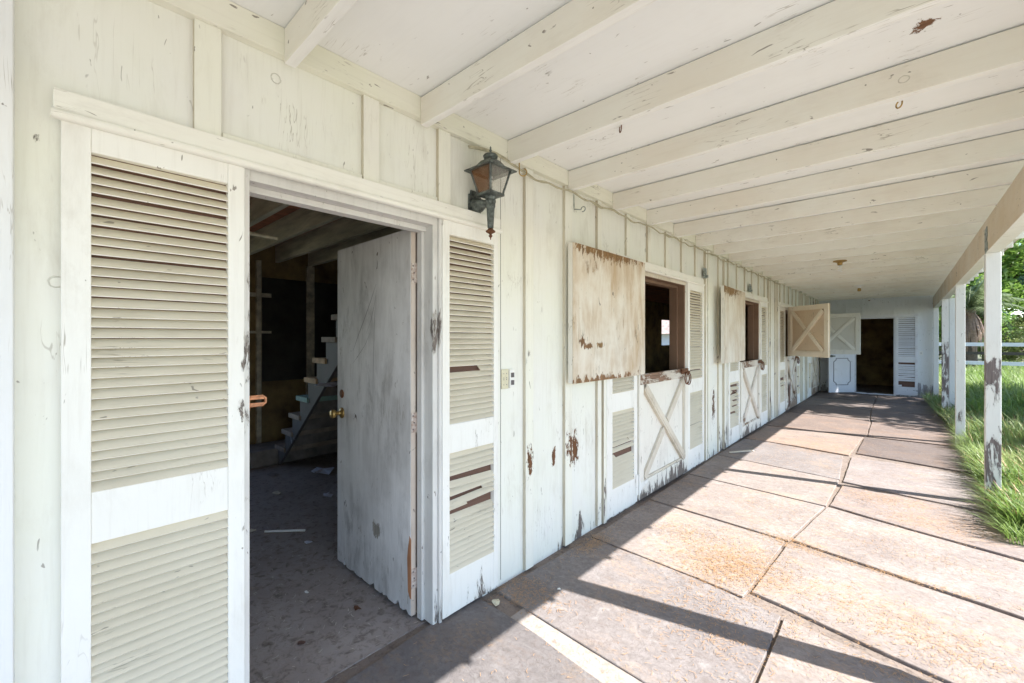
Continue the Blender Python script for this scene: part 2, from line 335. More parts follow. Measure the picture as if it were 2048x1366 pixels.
def empty(name, loc, label=None, cat=None, group=None):
    o = bpy.data.objects.new(name, None); C.objects.link(o); o.location = loc; o['_w'] = tuple(loc); o.empty_display_size = .1
    return tag(o, label, cat, group)

WX = -1.743           # outer face of the long wall
EY = 14.6             # face of the end wall
def TW(u, v, w_): return (WX+w_, u, v)          # long wall: u along, v up, w out
def TE(u, v, w_): return (u, EY-w_, v)          # end wall

# ---------------------------------------------------------------- ground
g = MB(); g.box(-150, 200, -60, 400, -.30, -.05); tag(g.build('ground', M['soil'], loc=(0, 0, 0)), kind='structure')
g = MB(); g.box(-6.0, .60, -3, 17.6, -.20, -.016); tag(g.build('concrete_floor', M['slab']), kind='structure')
g = MB(); g.box(-1.50, -.42, 1.54, 1.745, -.0155, -.008); tag(g.build('concrete_strip', M['strip']), kind='structure')
g = MB(); g.box(-5.95, -1.80, -1.2, 17.5, -.1, -.010); g.box(-1.80, .55, 14.66, 17.5, -.1, -.010); tag(g.build('stable_floor', M['infloor']), kind='structure')
g = MB(); g.box(.63, 14, -16, 3.3, -.1, -.035); tag(g.build('bounce_pad', M['bounce_pad']), kind='structure')  # unseen pale ground added to bounce light under the porch
g = MB()
hv = []; hf = []
NX, NY = 60, 8
for j in range(NY):
    for i in range(NX):
        x = -60+i*5; y = 150+j*14
        z = 10.5*math.sin(math.pi*(j/(NY-1))*.9)*(.75+.5*mnoise.noise(Vector((x*.012, y*.01, 0))))+mnoise.noise(Vector((x*.08, y*.08, 1)))*1.2-.3
        hv.append((x, y, z))
for j in range(NY-1):
    for i in range(NX-1): hf.append((j*NX+i, j*NX+i+1, (j+1)*NX+i+1, (j+1)*NX+i))
g.add(hv, hf); tag(g.build('hills', M['farhill'], smooth=True), kind='structure')

# ---------------------------------------------------------------- the stable
S = empty('stable_building', (WX, 7, 0), 'long white board and batten horse stable with a covered porch and peeling paint', 'stable')
# openings of the long wall: (y0, y1, top)
OPEN = [(.49, 1.32, 2.005), (3.52, 4.62, 2.03), (6.68, 7.78, 2.03), (9.86, 10.96, 2.03), (13.06, 14.16, 2.03)]
g = MB(TW); y = -1.3
for a, b, t in OPEN:
    g.box(y, a, 0-.02, 2.7, -.10, 0); g.box(a, b, t, 2.7, -.10, 0); y = b
g.box(y, EY, -.02, 2.7, -.10, 0)
g.build('wall', M['wall'], S)
# near corner board, rough sawn
g = MB(TW); g.box(-1.0, -.056, 0, 2.6, .0, .06); g.build('corner_board', paint('rough_board', (.78, .79, .80), (.74, .75, .76), chips=.05, dirt=.3, grain=1.6, marks=1), S, bevel=.003)
# end wall
g = MB(TE); g.box(WX, -.95, -.02, 2.7, -.10, 0); g.box(-.95, -.19, 2.0, 2.7, -.10, 0); g.box(-.19, .56, -.02, 2.7, -.10, 0)
g.build('end_wall', M['end'], S)
# battens
def batten(y0, y1, z0, z1, th=.022, tf=TW, mt='batten', j=.0):
    g = MB(tf); g.box(y0, y1, z0, z1, 0, th); 
    o = g.build('batten', M[mt], S, bevel=.002)
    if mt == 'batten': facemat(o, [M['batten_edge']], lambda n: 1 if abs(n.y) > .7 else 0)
    return o
LB = 2.488
for y0, y1 in [(.33, .407), (.928, 1.004), (1.333, 1.41)]: batten(y0, y1, 2.118, LB)
for y0, y1 in [(2.0, 2.075), (2.418, 2.50)]: batten(y0, y1, .0, LB, .024)
batten(2.845, 2.90, .0, LB); batten(2.915, 2.955, 0, 2.03, .034)
k = 0
y = 3.31
while y < 14.5:
    inop = any(a-.62 < y < b+.62 for a, b, t in OPEN[1:])
    batten(y, y+.06, 2.13 if inop else .0, LB-.002*(k % 3), .020+.003*(k % 2)); y += .405; k += 1
for y0 in (5.24, 5.95, 8.42, 9.12, 11.62, 12.38): batten(y0, y0+.055, .0, 2.47, .028)
for x in (-1.48, -1.154, -.809, -.497, -.192, .188): batten(x-.018, x+.018, 2.07, 2.46, .02, TE, 'end')
# board seams drawn as thin grooves would be: real shallow strips
g = MB(TW); g.box(1.80, 1.803, .02, LB, 0, .0012); g.build('board_seam', M['groove'], S)
# ledger, filler strip
g = MB(TW); g.box(-1.2, EY, LB, 2.592, 0, .038); g.build('ledger_board', paint('ledger_paint', (.76, .76, .64), (.78, .77, .68), axis='y', chips=.1, dirt=.5), S, bevel=.003)
g = MB(TW); g.box(.41, .926, 2.118, 2.142, 0, .016); g.box(1.006, 1.331, 2.118, 2.142, 0, .016); g.build('filler_strip', M['batten'], S, bevel=.003)
# header trims with a rounded bead
def header(y0, y1, z=2.05, tf=TW, d=.03, mt='trim', h=.066):
    g = MB(tf); g.box(y0, y1, z, z+h, .0, d+.012)
    o = g.build('header_trim', M[mt], S, bevel=.003)
    g = MB(tf); n = 7; r = .013
    pts = [(z+.002-.006+r*math.sin(a), d+.012+r*math.cos(a)*.9) for a in [math.pi*(i/(n-1)-.5) for i in range(n)]]
    pts = pts + [(z+.009, d), (z-.017, d)]
    g.prism(pts, lambda p, q, h_: (h_, p, q), y0-.004, y1+.004)
    b = g.build('moulding', M[mt], o); return o
header(.013, 1.76); header(2.98, 5.13, 2.055); header(6.12, 8.26, 2.055); header(9.27, 11.45, 2.055); header(12.55, 14.55, 2.055)
header(-.98, .26, 2.005, TE, .03, 'slat_end', .05)

# shutters
def shutter(y0, y1, tf=TW, broken=(), loose=(), fm='shutter', sm='slat', seed=0, lab=None, th=.03, bot=.015, sl=.06, sr=.05, pitch=.0295):
    rnd = random.Random(seed)
    g = MB(tf)
    a, b = y0+sl, y1-sr
    zt = [(1.965, 2.045), (.842, .99), (bot, .227)]
    g.box(y0, a, bot, 2.045, 0, th); g.box(b, y1, bot, 2.045, 0, th)
    for z0, z1 in zt: g.box(a, b, z0, z1, 0, th-.0015)
    fr = g.build('shutter', M[fm], S, bevel=.002)
    if lab: fr['label'] = lab
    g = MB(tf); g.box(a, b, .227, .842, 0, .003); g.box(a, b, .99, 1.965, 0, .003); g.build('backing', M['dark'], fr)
    for lo, hi, nm in ((.99, 1.965, 0), (.227, .842, 1)):
        n = int(round((hi-lo)/pitch)); p = (hi-lo)/n
        g = MB(tf)
        for i in range(n):
            key = (nm, i)
            zc = lo+p*(i+.5); ua, ub = a, b; t0 = rnd.uniform(-.0016, .0016); t1 = t0+rnd.uniform(-.0014, .0014); dw = rnd.uniform(-.001, .001)
            if key in broken:
                if rnd.random() < .45: continue
                if rnd.random() < .5: ub = a+(b-a)*rnd.uniform(.08, .4)
                else: ua = b-(b-a)*rnd.uniform(.08, .4)
                t1 += rnd.uniform(-.012, .004)
            if key in loose: t0 = rnd.uniform(-.018, .018); t1 = rnd.uniform(-.018, .018); dw = rnd.uniform(0, .006)
            j = rnd.uniform(-.0012, .0012)
            dv, dw2 = .0131*(1 if pitch < .04 else 1.45), .0142          # half-size of the slanted blade in v and w
            nv, nw = .0017, .0022
            vsl = []
            for u, t_ in ((ua, t0), (ub, t1)):
                for sg, sn in ((1, 1), (1, -1), (-1, -1), (-1, 1)):
                    vsl.append((u, zc+t_+j+sg*dv+sn*nv*.8, .0160+dw-sg*dw2+sn*nw*.8))
            g.add(vsl, [(0, 1, 2, 3), (7, 6, 5, 4), (0, 4, 5, 1), (1, 5, 6, 2), (2, 6, 7, 3), (3, 7, 4, 0)])
        lp = g.build('louvre_panel', M[sm], fr)
        if tf is TW: facemat(lp, [M['shutter']], lambda n: 1 if (n.z < -.4 and n.x > .3) else 0)
    return fr
shutter(.028, .474, seed=1, lab='clean tall shutter at the left edge with every slat in place')
shutter(1.352, 1.752, seed=2, broken=[(0, 9), (1, 16), (1, 13), (1, 10), (1, 11)], loose=[(1, 15), (1, 12), (1, 14)], lab='shutter with snapped slats beside the open door', sl=.045, sr=.035)
shutter(2.965, 3.485, seed=3, broken=[(1, 12), (1, 8), (1, 9)], loose=[(1, 10), (1, 11)], sl=.09, sr=.06)
shutter(4.67, 5.18, seed=4, loose=[(1, 14), (1, 8), (0, 3)], sl=.06, sr=.06)
shutter(6.13, 6.64, seed=5, broken=[(1, i) for i in (19, 16, 15, 12, 9, 6)], loose=[(1, i) for i in range(4, 20)], lab='shutter with battered lower slats')
shutter(7.84, 8.32, seed=6, loose=[(1, 3), (1, 9)], sm='slat')
shutter(9.26, 9.80, seed=7, broken=[(1, 15), (1, 14), (1, 10)], loose=[(1, 12)])
shutter(11.0, 11.42, seed=8, broken=[(1, 12), (1, 5)], loose=[(1, i) for i in range(3, 15)])
shutter(12.54, 13.0, seed=9, broken=[(1, 8)])
shutter(14.2, 14.57, seed=10)
shutter(-.165, .25, TE, seed=11, fm='slat_end', sm='slat_end', pitch=.049, broken=[(1, 0), (1, 1), (1, 2), (1, 12)], loose=[(1, 5)], lab='grey shutter on the end wall missing its lowest slats')

# door 1: frame, door opened inwards
g = MB(TW)
g.box(.474, .492, 0, 2.05, -.10, .022); g.box(.49, 1.32, 2.0, 2.05, -.10, .012)
g.box(1.305, 1.335, 0, 2.05, -.10, .010); g.box(1.335, 1.352, 0, 2.05, -.06, .024)
g.box(.49, 1.305, 1.975, 2.0, -.10, -.045); g.box(1.288, 1.305, 0, 2.0, -.10, -.06)
fr = g.build('door_frame', M['casing'], S, bevel=.0025)
g = MB(); g.box(-1.86, -1.842, 1.305, 1.33, 0, 2.0); g.box(-1.90, -1.86, 1.31, 1.40, 0, 2.2); g.build('inner_jamb', M['door_edge'], fr)
rnd = random.Random(5)
out = [(-1.862, .012), (-1.862, 2.0), (-2.672, 1.995), (-2.675, .02)]
x = -2.66
while x < -1.88:
    out.append((x, .012+rnd.random()**5*.05)); out.append((x+rnd.uniform(.003, .02), .012+rnd.random()**3*.008)); x += rnd.uniform(.012, .06)
g = MB(); g.prism(out, lambda p, q, h: (p, h, q), 1.262, 1.291)
dr = g.build('door', M['door'], S, bevel=.002); dr['label'] = 'dirty grey slab door opened inwards'
g = MB(); g.box(-1.8615, -1.8585, 1.264, 1.2905, .01, 1.998); g.build('door_edge', M['door_edge'], dr)
# splintered bare wood at the hinge corner
g = MB(); g.prism([(-1.866, .10), (-1.884, .13), (-1.89, .3), (-1.882, .36), (-1.868, .42), (-1.858, .4), (-1.858, .1)], lambda p, q, h: (p, h, q), 1.2605, 1.2635)
g.build('splinter', simple('raw_splinter', (.42, .19, .09), .8, sc=60, stretch=(1, 1, .15)), dr)
for z in (1.77, 1.0, .20):
    g = MB(); g.box(-1.8578, -1.8550, 1.263, 1.298, z-.05, z+.05); g.box(-1.850, -1.815, 1.3015, 1.3045, z-.05, z+.05)
    for q in range(5): g.tube([(-1.850, 1.2985, z-.055+q*.0222), (-1.850, 1.2985, z-.0345+q*.0222)], .0075, 10)
    g.k = 1
    for zz in (-.035, 0, .035): g.tube([(-1.8552, 1.273+(.006 if zz == 0 else 0), z+zz), (-1.8542, 1.273+(.006 if zz == 0 else 0), z+zz)], .0042, 8); g.tube([(-1.825, 1.3018, z+zz), (-1.825, 1.3008, z+zz)], .0042, 8)
    g.build('hinge', [M['hinge'], M['groove']], dr)
# scuffs rubbed into the door face
def dpx(x, y):
    t = (x-1024)/855; sa, ca = math.sin(R(42.52)), math.cos(R(42.52)); z = 1.2612/(t*sa+ca); return (z*(t*ca-sa), 1.43+(678-y)*z/855)
for arc, wd in (([(752, 568), (742, 600), (728, 640), (716, 672), (706, 702)], .0035), ([(753, 580), (748, 612), (742, 640), (732, 668)], .002), ([(741, 664), (730, 690), (716, 712), (705, 728)], .0022), ([(752, 590), (749, 640), (747, 700), (746, 760), (745, 830)], .0018)):
    P = [dpx(*a) for a in arc]; g = MB(); v = []
    for k, (x, z) in enumerate(P):
        ww = wd*math.sin(math.pi*(k+.35)/(len(P)-.3)); v += [(x-ww, 1.2614, z), (x+ww, 1.2614, z)]
    g.add(v, [(2*k, 2*k+1, 2*k+3, 2*k+2) for k in range(len(P)-1)]); g.build('scuff', simple('rubbed_scuff', (.24, .23, .23), .8, sc=60, stretch=(1, 1, .2)), dr, recalc=False)
KX, KZ = -2.612, .965
T_ = lambda x, y, z: (KX+x, 1.262-z, KZ+y)
g = MB(T_); g.lathe((0, 0), [(.0, 0), (.034, 0), (.034, .004), (.024, .010), (.013, .013), (.012, .040), (.024, .046), (.027, .058), (.024, .068), (.012, .072), (0, .072)], 24)
g.build('knob', M['brass'], dr, smooth=True)
g = MB(T_); g.lathe((0, .12), [(0, 0), (.027, 0), (.027, .003), (.018, .007), (0, .007)], 20); g.build('deadbolt', M['rust'], dr, smooth=True)
g = MB(); g.box(-2.678, -2.674, 1.268, 1.292, .93, 1.0); g.build('strike_edge', M['steel'], dr)
# strike plate sticking out of the left jamb
g = MB(); g.box(-1.80, -1.735, .492, .497, 1.172, 1.225)
g.tube([(-1.79, .50, 1.215), (-1.79, .555, 1.215), (-1.79, .565, 1.206), (-1.79, .565, 1.19), (-1.79, .555, 1.18), (-1.79, .50, 1.18)], .005, 8)
g.box(-1.793, -1.787, .50, .56, 1.203, 1.216); g.box(-1.793, -1.787, .50, .56, 1.179, 1.191)
g.build('strike_plate', M['copper'], fr, bevel=.001)

# dutch doors
def bar2(g, p0, p1, wd, w0, w1):
    p0 = Vector(p0); p1 = Vector(p1); d = (p1-p0).normalized(); n = Vector((-d.y, d.x))*wd/2
    g.prism([p0+n, p1+n, p1-n, p0-n], lambda p, q, h: (p, q, h), w0, w1)
def leaf(name, tf, wd, z0, z1, face, inner, brace, lab=None, lower=False, core=None, st=.085, latch=False, rot=False, half=0):
    g = MB(tf)
    g.box(.002, wd-.002, z0+.002, z1-.002, -.030, -.020)
    o = g.build(name, M[core or face], S, bevel=.001)
    if lab: o['label'] = lab
    g = MB(tf); g.box(.0, wd, z0, z1, -.036, -.0305); g.build('plywood_back', inner, o, bevel=.0015)
    g = MB(tf); bt = .15 if lower else .09
    g.box(0, st, z0, z1, -.0205, .006); g.box(wd-st, wd, z0, z1, -.0205, .006)
    g.box(st, wd-st, z0, z0+bt, -.0205, .0045)
    g.box(st, wd-st, z1-.09, z1, -.0205, .0045) if not rot else None
    g.build('frame', M[face], o, bevel=.002)
    if rot:
        g = MB(tf); g.box(st*.2, wd-.0, z1-.09, z1+.004, -.0205, .0085); g.build('top_rail', M['rail_rot'], o, bevel=.004)
    a, b, c, d = st+.0, wd-st-.0, z0+bt, z1-.09
    L1 = ((a+.03, d-.02), (b-.03, c+.02)); L2 = ((a+.03, c+.02), (b-.03, d-.02))
    g = MB(tf); bar2(g, *(L1 if lower else L2), .075, -.0205, .012); bar2(g, *(L1 if lower else L2), .040, .0, .017); g.build('brace', M[brace], o, bevel=.003)
    L = L2 if lower else L1
    mid = ((L[0][0]+L[1][0])/2, (L[0][1]+L[1][1])/2); v = Vector((L[1][0]-L[0][0], L[1][1]-L[0][1])).normalized()*.055
    g = MB(tf); bar2(g, L[0], (mid[0]-v.x, mid[1]-v.y), .066, -.0205, .006); bar2(g, (mid[0]+v.x, mid[1]+v.y), L[1], .066, -.0205, .006); g.build('brace', M[brace], o, bevel=.003)
    # thin moulding strip under and beside the panel
    g = MB(tf); g.box(a, b, c, c+.02, -.0205, -.006); g.box(a, a+.015, c+.02, d, -.0205, -.008); g.box(b-.015, b, c+.02, d, -.0205, -.008); g.build('panel_moulding', M[brace], o, bevel=.003)
    return o
def jambs(y0, y1):
    g = MB(TW); g.box(y0-.016, y0+.012, 0, 2.03, -.13, .012); g.box(y1-.012, y1+.018, 0, 2.03, -.14, .012); g.box(y0+.012, y1-.012, 2.0, 2.04, -.13, .012)
    g.box(y1-.035, y1-.012, 1.1, 2.0, -.14, -.055); g.box(y0+.012, y1-.035, 1.975, 2.0, -.14, -.055)
    g.build('door_jamb', M['jamb'], S, bevel=.003)
    g = MB(TW); g.box(y0-.015, y1+.018, 2.003, 2.05, .0125, .02); g.build('head_casing', M['brace'], S, bevel=.003)
for a, b, t in OPEN[1:]: jambs(a, b)
def closed(y0): return lambda u, v, w_: (WX+.036+w_, y0+u, v)
lo1 = leaf('lower_dutch_door', closed(3.50), 1.15, .02, 1.115, 'dutch', M['ply2'], 'brace', 'lower dutch door with peeling top rail below the first hole', True, rot=True)
lo2 = leaf('lower_dutch_door', closed(6.67), 1.12, .02, 1.10, 'dutch', M['ply2'], 'dutch_worn', 'worn lower dutch door below the second hole', True, core='dutch', rot=True)
lo3 = leaf('lower_dutch_door', closed(9.86), 1.10, .02, 1.08, 'dutch_worn', M['ply2'], 'dutch_worn', 'rotten lower dutch door below the tan leaf', True, core='dutch_worn', rot=True)
lo4 = leaf('lower_dutch_door', closed(13.05), 1.10, .02, 1.08, 'dutch_worn', M['ply2'], 'brace', None, True)
def opened(y0, ang, x0=WX+.05):   # hinge on the near jamb, swung outwards by ang degrees
    ca, sa = math.cos(R(ang)), math.sin(R(ang))
    return lambda u, v, w_: (x0+u*sa+w_*ca, y0+u*ca-w_*sa, v)
leaf('upper_dutch_door', opened(3.50, 180, WX+.058), 1.09, 1.125, 2.088, 'dutch', M['ply1'], 'brace', 'brown stained upper dutch door folded flat against the wall')
leaf('upper_dutch_door', opened(6.66, 178, WX+.058), 1.07, 1.13, 2.085, 'dutch', M['ply2'], 'brace', 'paler streaked upper dutch door folded against the wall')
leaf('upper_dutch_door', opened(9.92, 132), .96, 1.10, 2.06, 'lit_tan_brace', M['ply2'], 'lit_tan_brace', 'tan upper dutch door swung out showing its cross brace', core='leaf_tan')
leaf('upper_dutch_door', opened(13.16, 92), .93, 1.06, 2.05, 'lit_grey_brace', M['ply2'], 'lit_grey_brace', 'grey upper dutch door swung out behind the tan one', core='leaf_grey')
# hinges and hasps on the lower doors
def ringlatch(o, y, z, s=1.0):
    g = MB(); X = WX+.062
    g.tube([(X, y-.10*s, z+.02), (X+.01, y-.02, z+.03), (X+.012, y+.09*s, z+.015)], .011*s, 8)
    g.box(X-.012, X+.002, y-.08, y+.08, z-.002, z+.05)
    g.build('bolt', M['rust'], o, bevel=.002)
    g = MB(); pts = [(X+.022+.01*math.sin(a), y+.032*math.sin(a)*s, z-.045+.062*math.cos(a)*s) for a in [2*math.pi*i/16 for i in range(17)]]
    g.tube(pts, .0065*s, 8); pts = [(p[0]+.012, p[1]+.014, p[2]-.006) for p in pts]; g.tube(pts, .005*s, 8)
    g.build('ring', M['rust'], o, smooth=True)
ringlatch(lo1, 4.50, 1.07); ringlatch(lo2, 7.68, 1.05); ringlatch(lo3, 10.8, 1.02)
for o, y in ((lo1, 3.50), (lo2, 6.67), (lo3, 9.86)):
    g = MB(TW); g.box(y-.05, y-.008, .07, .25, .032, .037); g.tube([(y-.004, .07, .043), (y-.004, .25, .043)], .007, 8)
    g.prism([(y+.004, .07), (y+.004, .20), (y+.03, .17), (y+.16, .165), (y+.16, .145), (y+.05, .12)], lambda p, q, h: (p, q, h), .0425, .0465)
    g.build('strap_hinge', M['shutter'], o, bevel=.001)
# broken plank hanging on the third lower door
g = MB(closed(9.86)); g.prism([(.05, 1.04), (.16, 1.0), (.30, .62), (.40, .60), (.42, .72), (.30, 1.03)], lambda p, q, h: (p, q, h), .012, .03)
g.build('split_panel', M['leaf_grey'], lo3, bevel=.002)
g = MB(closed(9.86)); g.prism([(.12, .06), (.2, .5), (.30, .58), (.36, .5), (.30, .1)], lambda p, q, h: (p, q, h), .0105, .0125); g.build('rot_hole', M['dark'], lo3)

# end doorway: casing and panelled door swung out
g = MB(TE); g.box(-.985, -.945, 0, 2.0, -.1, .014); g.box(-.195, -.165, 0, 2.0, -.1, .014); g.box(-.945, -.195, 1.96, 2.004, -.1, .010); g.box(-.945, -.195, -.012, .012, -.1, .02)
g.build('door_frame', M['slat_end'], S, bevel=.003)
def TD(u, v, w_):     # hinge at (-.97, 14.5); u towards the free edge
    d = Vector((-.66, -.75)).normalized(); n = Vector((.75, -.66)).normalized()
    return (-.965+d.x*u+n.x*w_, 14.50+d.y*u+n.y*w_, v)
g = MB(TD); g.box(0, .74, .02, 1.98, -.036, 0); pd = g.build('panelled_door', M['door_end'], S, bevel=.002); pd['label'] = 'pale door with raised moulded panels at the far end'
def mould(z0, z1):
    a, b = .13, .61; c = .07
    pts = [(a+c, z0), (b-c, z0), (b-c, z0+.04), (b-.03, z0+c), (b, z0+c+.02), (b, z1-c-.02), (b-.03, z1-c), (b-c, z1-.04), (b-c, z1), (a+c, z1), (a+c, z1-.04), (a+.03, z1-c), (a, z1-c-.02), (a, z0+c+.02), (a+.03, z0+c), (a+c, z0+.04)]
    g = MB(TD); n = len(pts)
    for i in range(n): bar2(g, pts[i], pts[(i+1) % n], .02, 0, .008)
    g.build('raised_moulding', M['groove'] if False else paint('moulding_paint', (.30, .30, .34), (.22, .22, .25), dirt=.3), pd)
mould(.22, .92); mould(1.06, 1.84)
g = MB(TD); g.lathe((.68, .98), [(0, 0), (.03, 0), (.03, .006), (.012, .01), (.012, .035), (.026, .045), (.022, .06), (0, .062)], 16); g.box(.60, .69, .965, .995, .03, .045); g.build('handle', M['iron'], pd)

# roof: ceiling boards, roof slab, rafters, tails, beam, posts
g = MB()
y = -1.8; i = 0
while y < EY-.01:
    y2 = min(y+1.22, EY); g.box(WX, .98, y+.001, y2-.001, 2.5925+.0006*(i % 2), 2.606); y = y2; i += 1
g.build('porch_ceiling', M['ceil'], S)
g = MB(); g.box(-6.1, 1.0, -1.8, 17.6, 2.705, 2.76); g.box(WX+.001, 1.0, -1.8, EY, 2.607, 2.704); g.build('roof', M['shedroof'], S)
g = MB(); g.box(WX+.0385, .95, 0, .04, 0, .134)
rf0 = None
for k in range(-3, 24):
    y = .601+.6097*k
    if y+.04 > EY: break
    if rf0 is None:
        gg = MB(); gg.box(WX+.0385, .90, y, y+.04, 2.456, 2.5885)
        rf0 = gg.build('rafter', M['rafter'], S, bevel=.004); y00 = y; facemat(rf0, [M['rafter_side_shade']], lambda n: 1 if abs(n.y) > .7 else 0)
    else:
        o = rf0.copy(); C.objects.link(o); o.parent = S; o.location = (0, y-y00, random.uniform(-.004, .002)); o['_w'] = rf0['_w']
g = MB(); g.box(.52, .61, -1.8, EY, 2.175, 2.455); bo = g.build('porch_beam', M['beam'], S, bevel=.005); facemat(bo, [M['rafter']], lambda n: 1 if n.z < -.7 else 0)
g = MB(); g.box(.612, .640, -1.8, EY, 2.33, 2.452); g.build('beam_cleat', M['trim'], S, bevel=.003)
for i, (y, mt) in enumerate([(-.42, 'post'), (2.54, 'post'), (5.50, 'post_peel'), (8.41, 'post'), (11.30, 'post_peel2'), (14.42, 'post')]):
    g = MB(); g.box(.52, .612, y-(.04 if i == 1 else 0), y+.09, -.02, 2.174)
    p = g.build('porch_post', M[mt], S, bevel=.004)
    if mt == 'post_peel': p['label'] = 'nearest porch post with paint peeled off its lower half'
    if i == 4: p['label'] = 'weathered porch post with flaking paint near the end wall'
    if i in (2,):
        g = MB(); g.prism([(y-.16, 2.18), (y-.02, 2.165), (y+.01, 2.2), (y+.01, 2.37), (y-.12, 2.385), (y-.14, 2.31), (y-.11, 2.27), (y-.15, 2.24)], lambda p, q, h: (h, p, q), .5155, .5195)
        for z in (2.2, 2.27, 2.33): g.tube([(.5155, y-.04, z), (.511, y-.04, z)], .009, 8)
        g.build('post_bracket', M['steel'], S, bevel=.001)
g = MB(); g.box(.63, .71, 11.55, 11.64, -.05, 2.2); g.build('porch_post', M['post'], S, bevel=.004)

# interior shell
g = MB(); XB = -5.9
g.box(XB-.08, XB, -1.3, -.9, -.05, 2.7); g.box(XB-.08, XB, -.9, 1.25, -.05, .6); g.box(XB-.08, XB, -.9, 1.25, 2.3, 2.7); g.box(XB-.08, XB, 1.25, 13.75, -.05, 2.7); g.box(XB-.08, XB, 14.62, 17.5, -.05, 2.7); g.box(XB-.08, XB, 13.75, 14.62, -.05, 1.22); g.box(XB-.08, XB, 13.75, 14.62, 2.07, 2.7)  # wide opening at the low end is added, unseen, to let daylight in
g.build('back_wall', M['inwood'], S)
for bx in ((XB, WX-.10, -1.3, -1.22, -.05, 2.7), (XB, .56, 17.5, 17.58, -.05, 2.7), (.5, .56, EY+.1, 17.5, -.05, 2.7)):
    g = MB(); g.box(*bx); g.build('inner_wall', M['inwood'], S)
g = MB(); g.box(-2.6, -2.54, EY-.02, 17.5, -.05, 2.7); g.build('partition', M['inwood'], S)
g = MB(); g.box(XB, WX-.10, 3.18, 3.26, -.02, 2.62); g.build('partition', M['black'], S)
g = MB(); g.box(XB, WX-.1, -1.22, 17.5, 2.62, 2.70); g.box(WX-.1, .5, EY+.1, 17.5, 2.62, 2.70); g.build('loft_floor', M['loft'], S)
for k in range(11):
    y = -.06+.405*k; g = MB(); g.box(XB+.02, WX-.102, y, y+.045, 2.40, 2.618)
    if y < 3.1: g.build('ceiling_joist', M['joist'], S, bevel=.004)
g = MB(); g.box(XB+.001, XB+.03, .62, 1.92, 1.95, 2.0); g.box(XB+.001, XB+.03, .62, 1.92, 1.50, 1.53); g.box(XB+.001, XB+.05, 1.75, 1.80, 0, 2.4); g.box(XB+.001, XB+.04, 2.35, 2.45, 0, 2.4)
g.build('wall_batten', M['joist'], S)
g = MB(); g.box(XB+.001, XB+.02, 1.82, 3.1, .9, 2.2); g.build('black_panel', M['black'], S)  # thin flat sheet on the back wall, near-black all over
g = MB(); g.tube([(-2.9, .35, 2.08), (-2.9, .98, 2.06)], .012, 8); g.build('rod', M['cable'], S)

# ---------------------------------------------------------------- staircase inside
st = empty('staircase', (-5.3, 2.2, 0), 'dark wooden open staircase inside the first doorway, climbing behind the door', 'staircase')
rise, run = .205, .205
X0, Y0s, Y1s = -5.28, 1.83, 2.75
for i in range(8):
    x = X0+i*run; z = rise*(i+1)
    mt = 'tread_green' if i == 3 else ('tread_tan' if i in (4, 5) else 'tread')
    g = MB(); g.box(x-.06, x+run+.02, Y0s-.05, Y1s, z-.035, z+.015); t = g.build('tread', M[mt], st, bevel=.004)
    g = MB(); g.box(x, x+.02, Y0s+.01, Y1s-.01, z-rise+.016, z-.036); g.build('riser', M['stair'], st)
g = MB(); pts = [(X0-.02, -.0)]
for i in range(8): pts += [(X0+i*run, rise*i+.016 if i else 0.01), (X0+i*run, rise*(i+1)-.036), (X0+(i+1)*run, rise*(i+1)-.036)]
pts += [(X0+8*run, rise*8-.30), (X0+.02, -.01)]
g.prism(pts, lambda p, q, h: (p, h, q), Y0s-.03, Y0s); g.build('stringer', M['stairpaint'], st, bevel=.002)
g = MB(); g.box(-5.75, -5.32, 1.45, 2.7, -.01, .17); tag(g.build('floor_step', M['stair'], bevel=.006, loc=(-5.5, 2, 0)), 'low dark wooden step at the foot of the inside staircase', 'step')

# ---------------------------------------------------------------- lantern
LX, LY = -1.612, 1.59
ln = empty('wall_lantern', (WX, LY, 2.15), 'black carriage wall lantern with amber glass above the shutter by the open door', 'wall lamp')
g = MB(TW); cz = 2.165
oc = [(LY-.045, cz-.05), (LY-.045, cz+.05), (LY-.03, cz+.058), (LY-.03, cz+.075), (LY+.03, cz+.075), (LY+.03, cz+.058), (LY+.045, cz+.05), (LY+.045, cz-.05), (LY+.03, cz-.058), (LY+.03, cz-.08), (LY-.03, cz-.08), (LY-.03, cz-.058)]
g.prism(oc, lambda p, q, h: (p, q, h), .001, .012); g.build('backplate', M['iron'], ln, bevel=.002)
g = MB(lambda x, y, z: (WX+z, LY+x, cz-.01+y)); g.lathe((0, 0), [(.0, .012), (.040, .012), (.042, .02), (.036, .05), (.020, .085), (.016, .115), (0, .115)], 20); g.build('arm', M['iron'], ln, smooth=True)
g = MB(); g.lathe((LX, LY), [(0, 2.190), (.030, 2.188), (.031, 2.178), (.026, 2.168), (.030, 2.158), (.026, 2.146), (.026, 2.13), (.022, 2.12), (.0165, 2.02), (.015, 2.015), (0, 2.015)], 24, .10)
g.build('stem', M['iron'], ln)
g = MB(); g.lathe((LX, LY), [(0, 2.016), (.010, 2.014), (.026, 2.000), (.026, 1.996), (.008, 1.986), (.006, 1.980), (.011, 1.975), (.004, 1.966), (.002, 1.955), (0, 1.954)], 12); g.build('finial', M['rust'], ln)
def sq(h, z): return [(LX+sx*h, LY+sy*h, z) for sx, sy in ((-1, -1), (1, -1), (1, 1), (-1, 1))]
def ring(g, h0, z0, h1, z1):
    a = sq(h0, z0); b = sq(h1, z1); g.add(a+b, [(i, (i+1) % 4, 4+(i+1) % 4, 4+i) for i in range(4)])
hb, zb, ht, zt = .046, 2.196, .074, 2.318
g = MB()
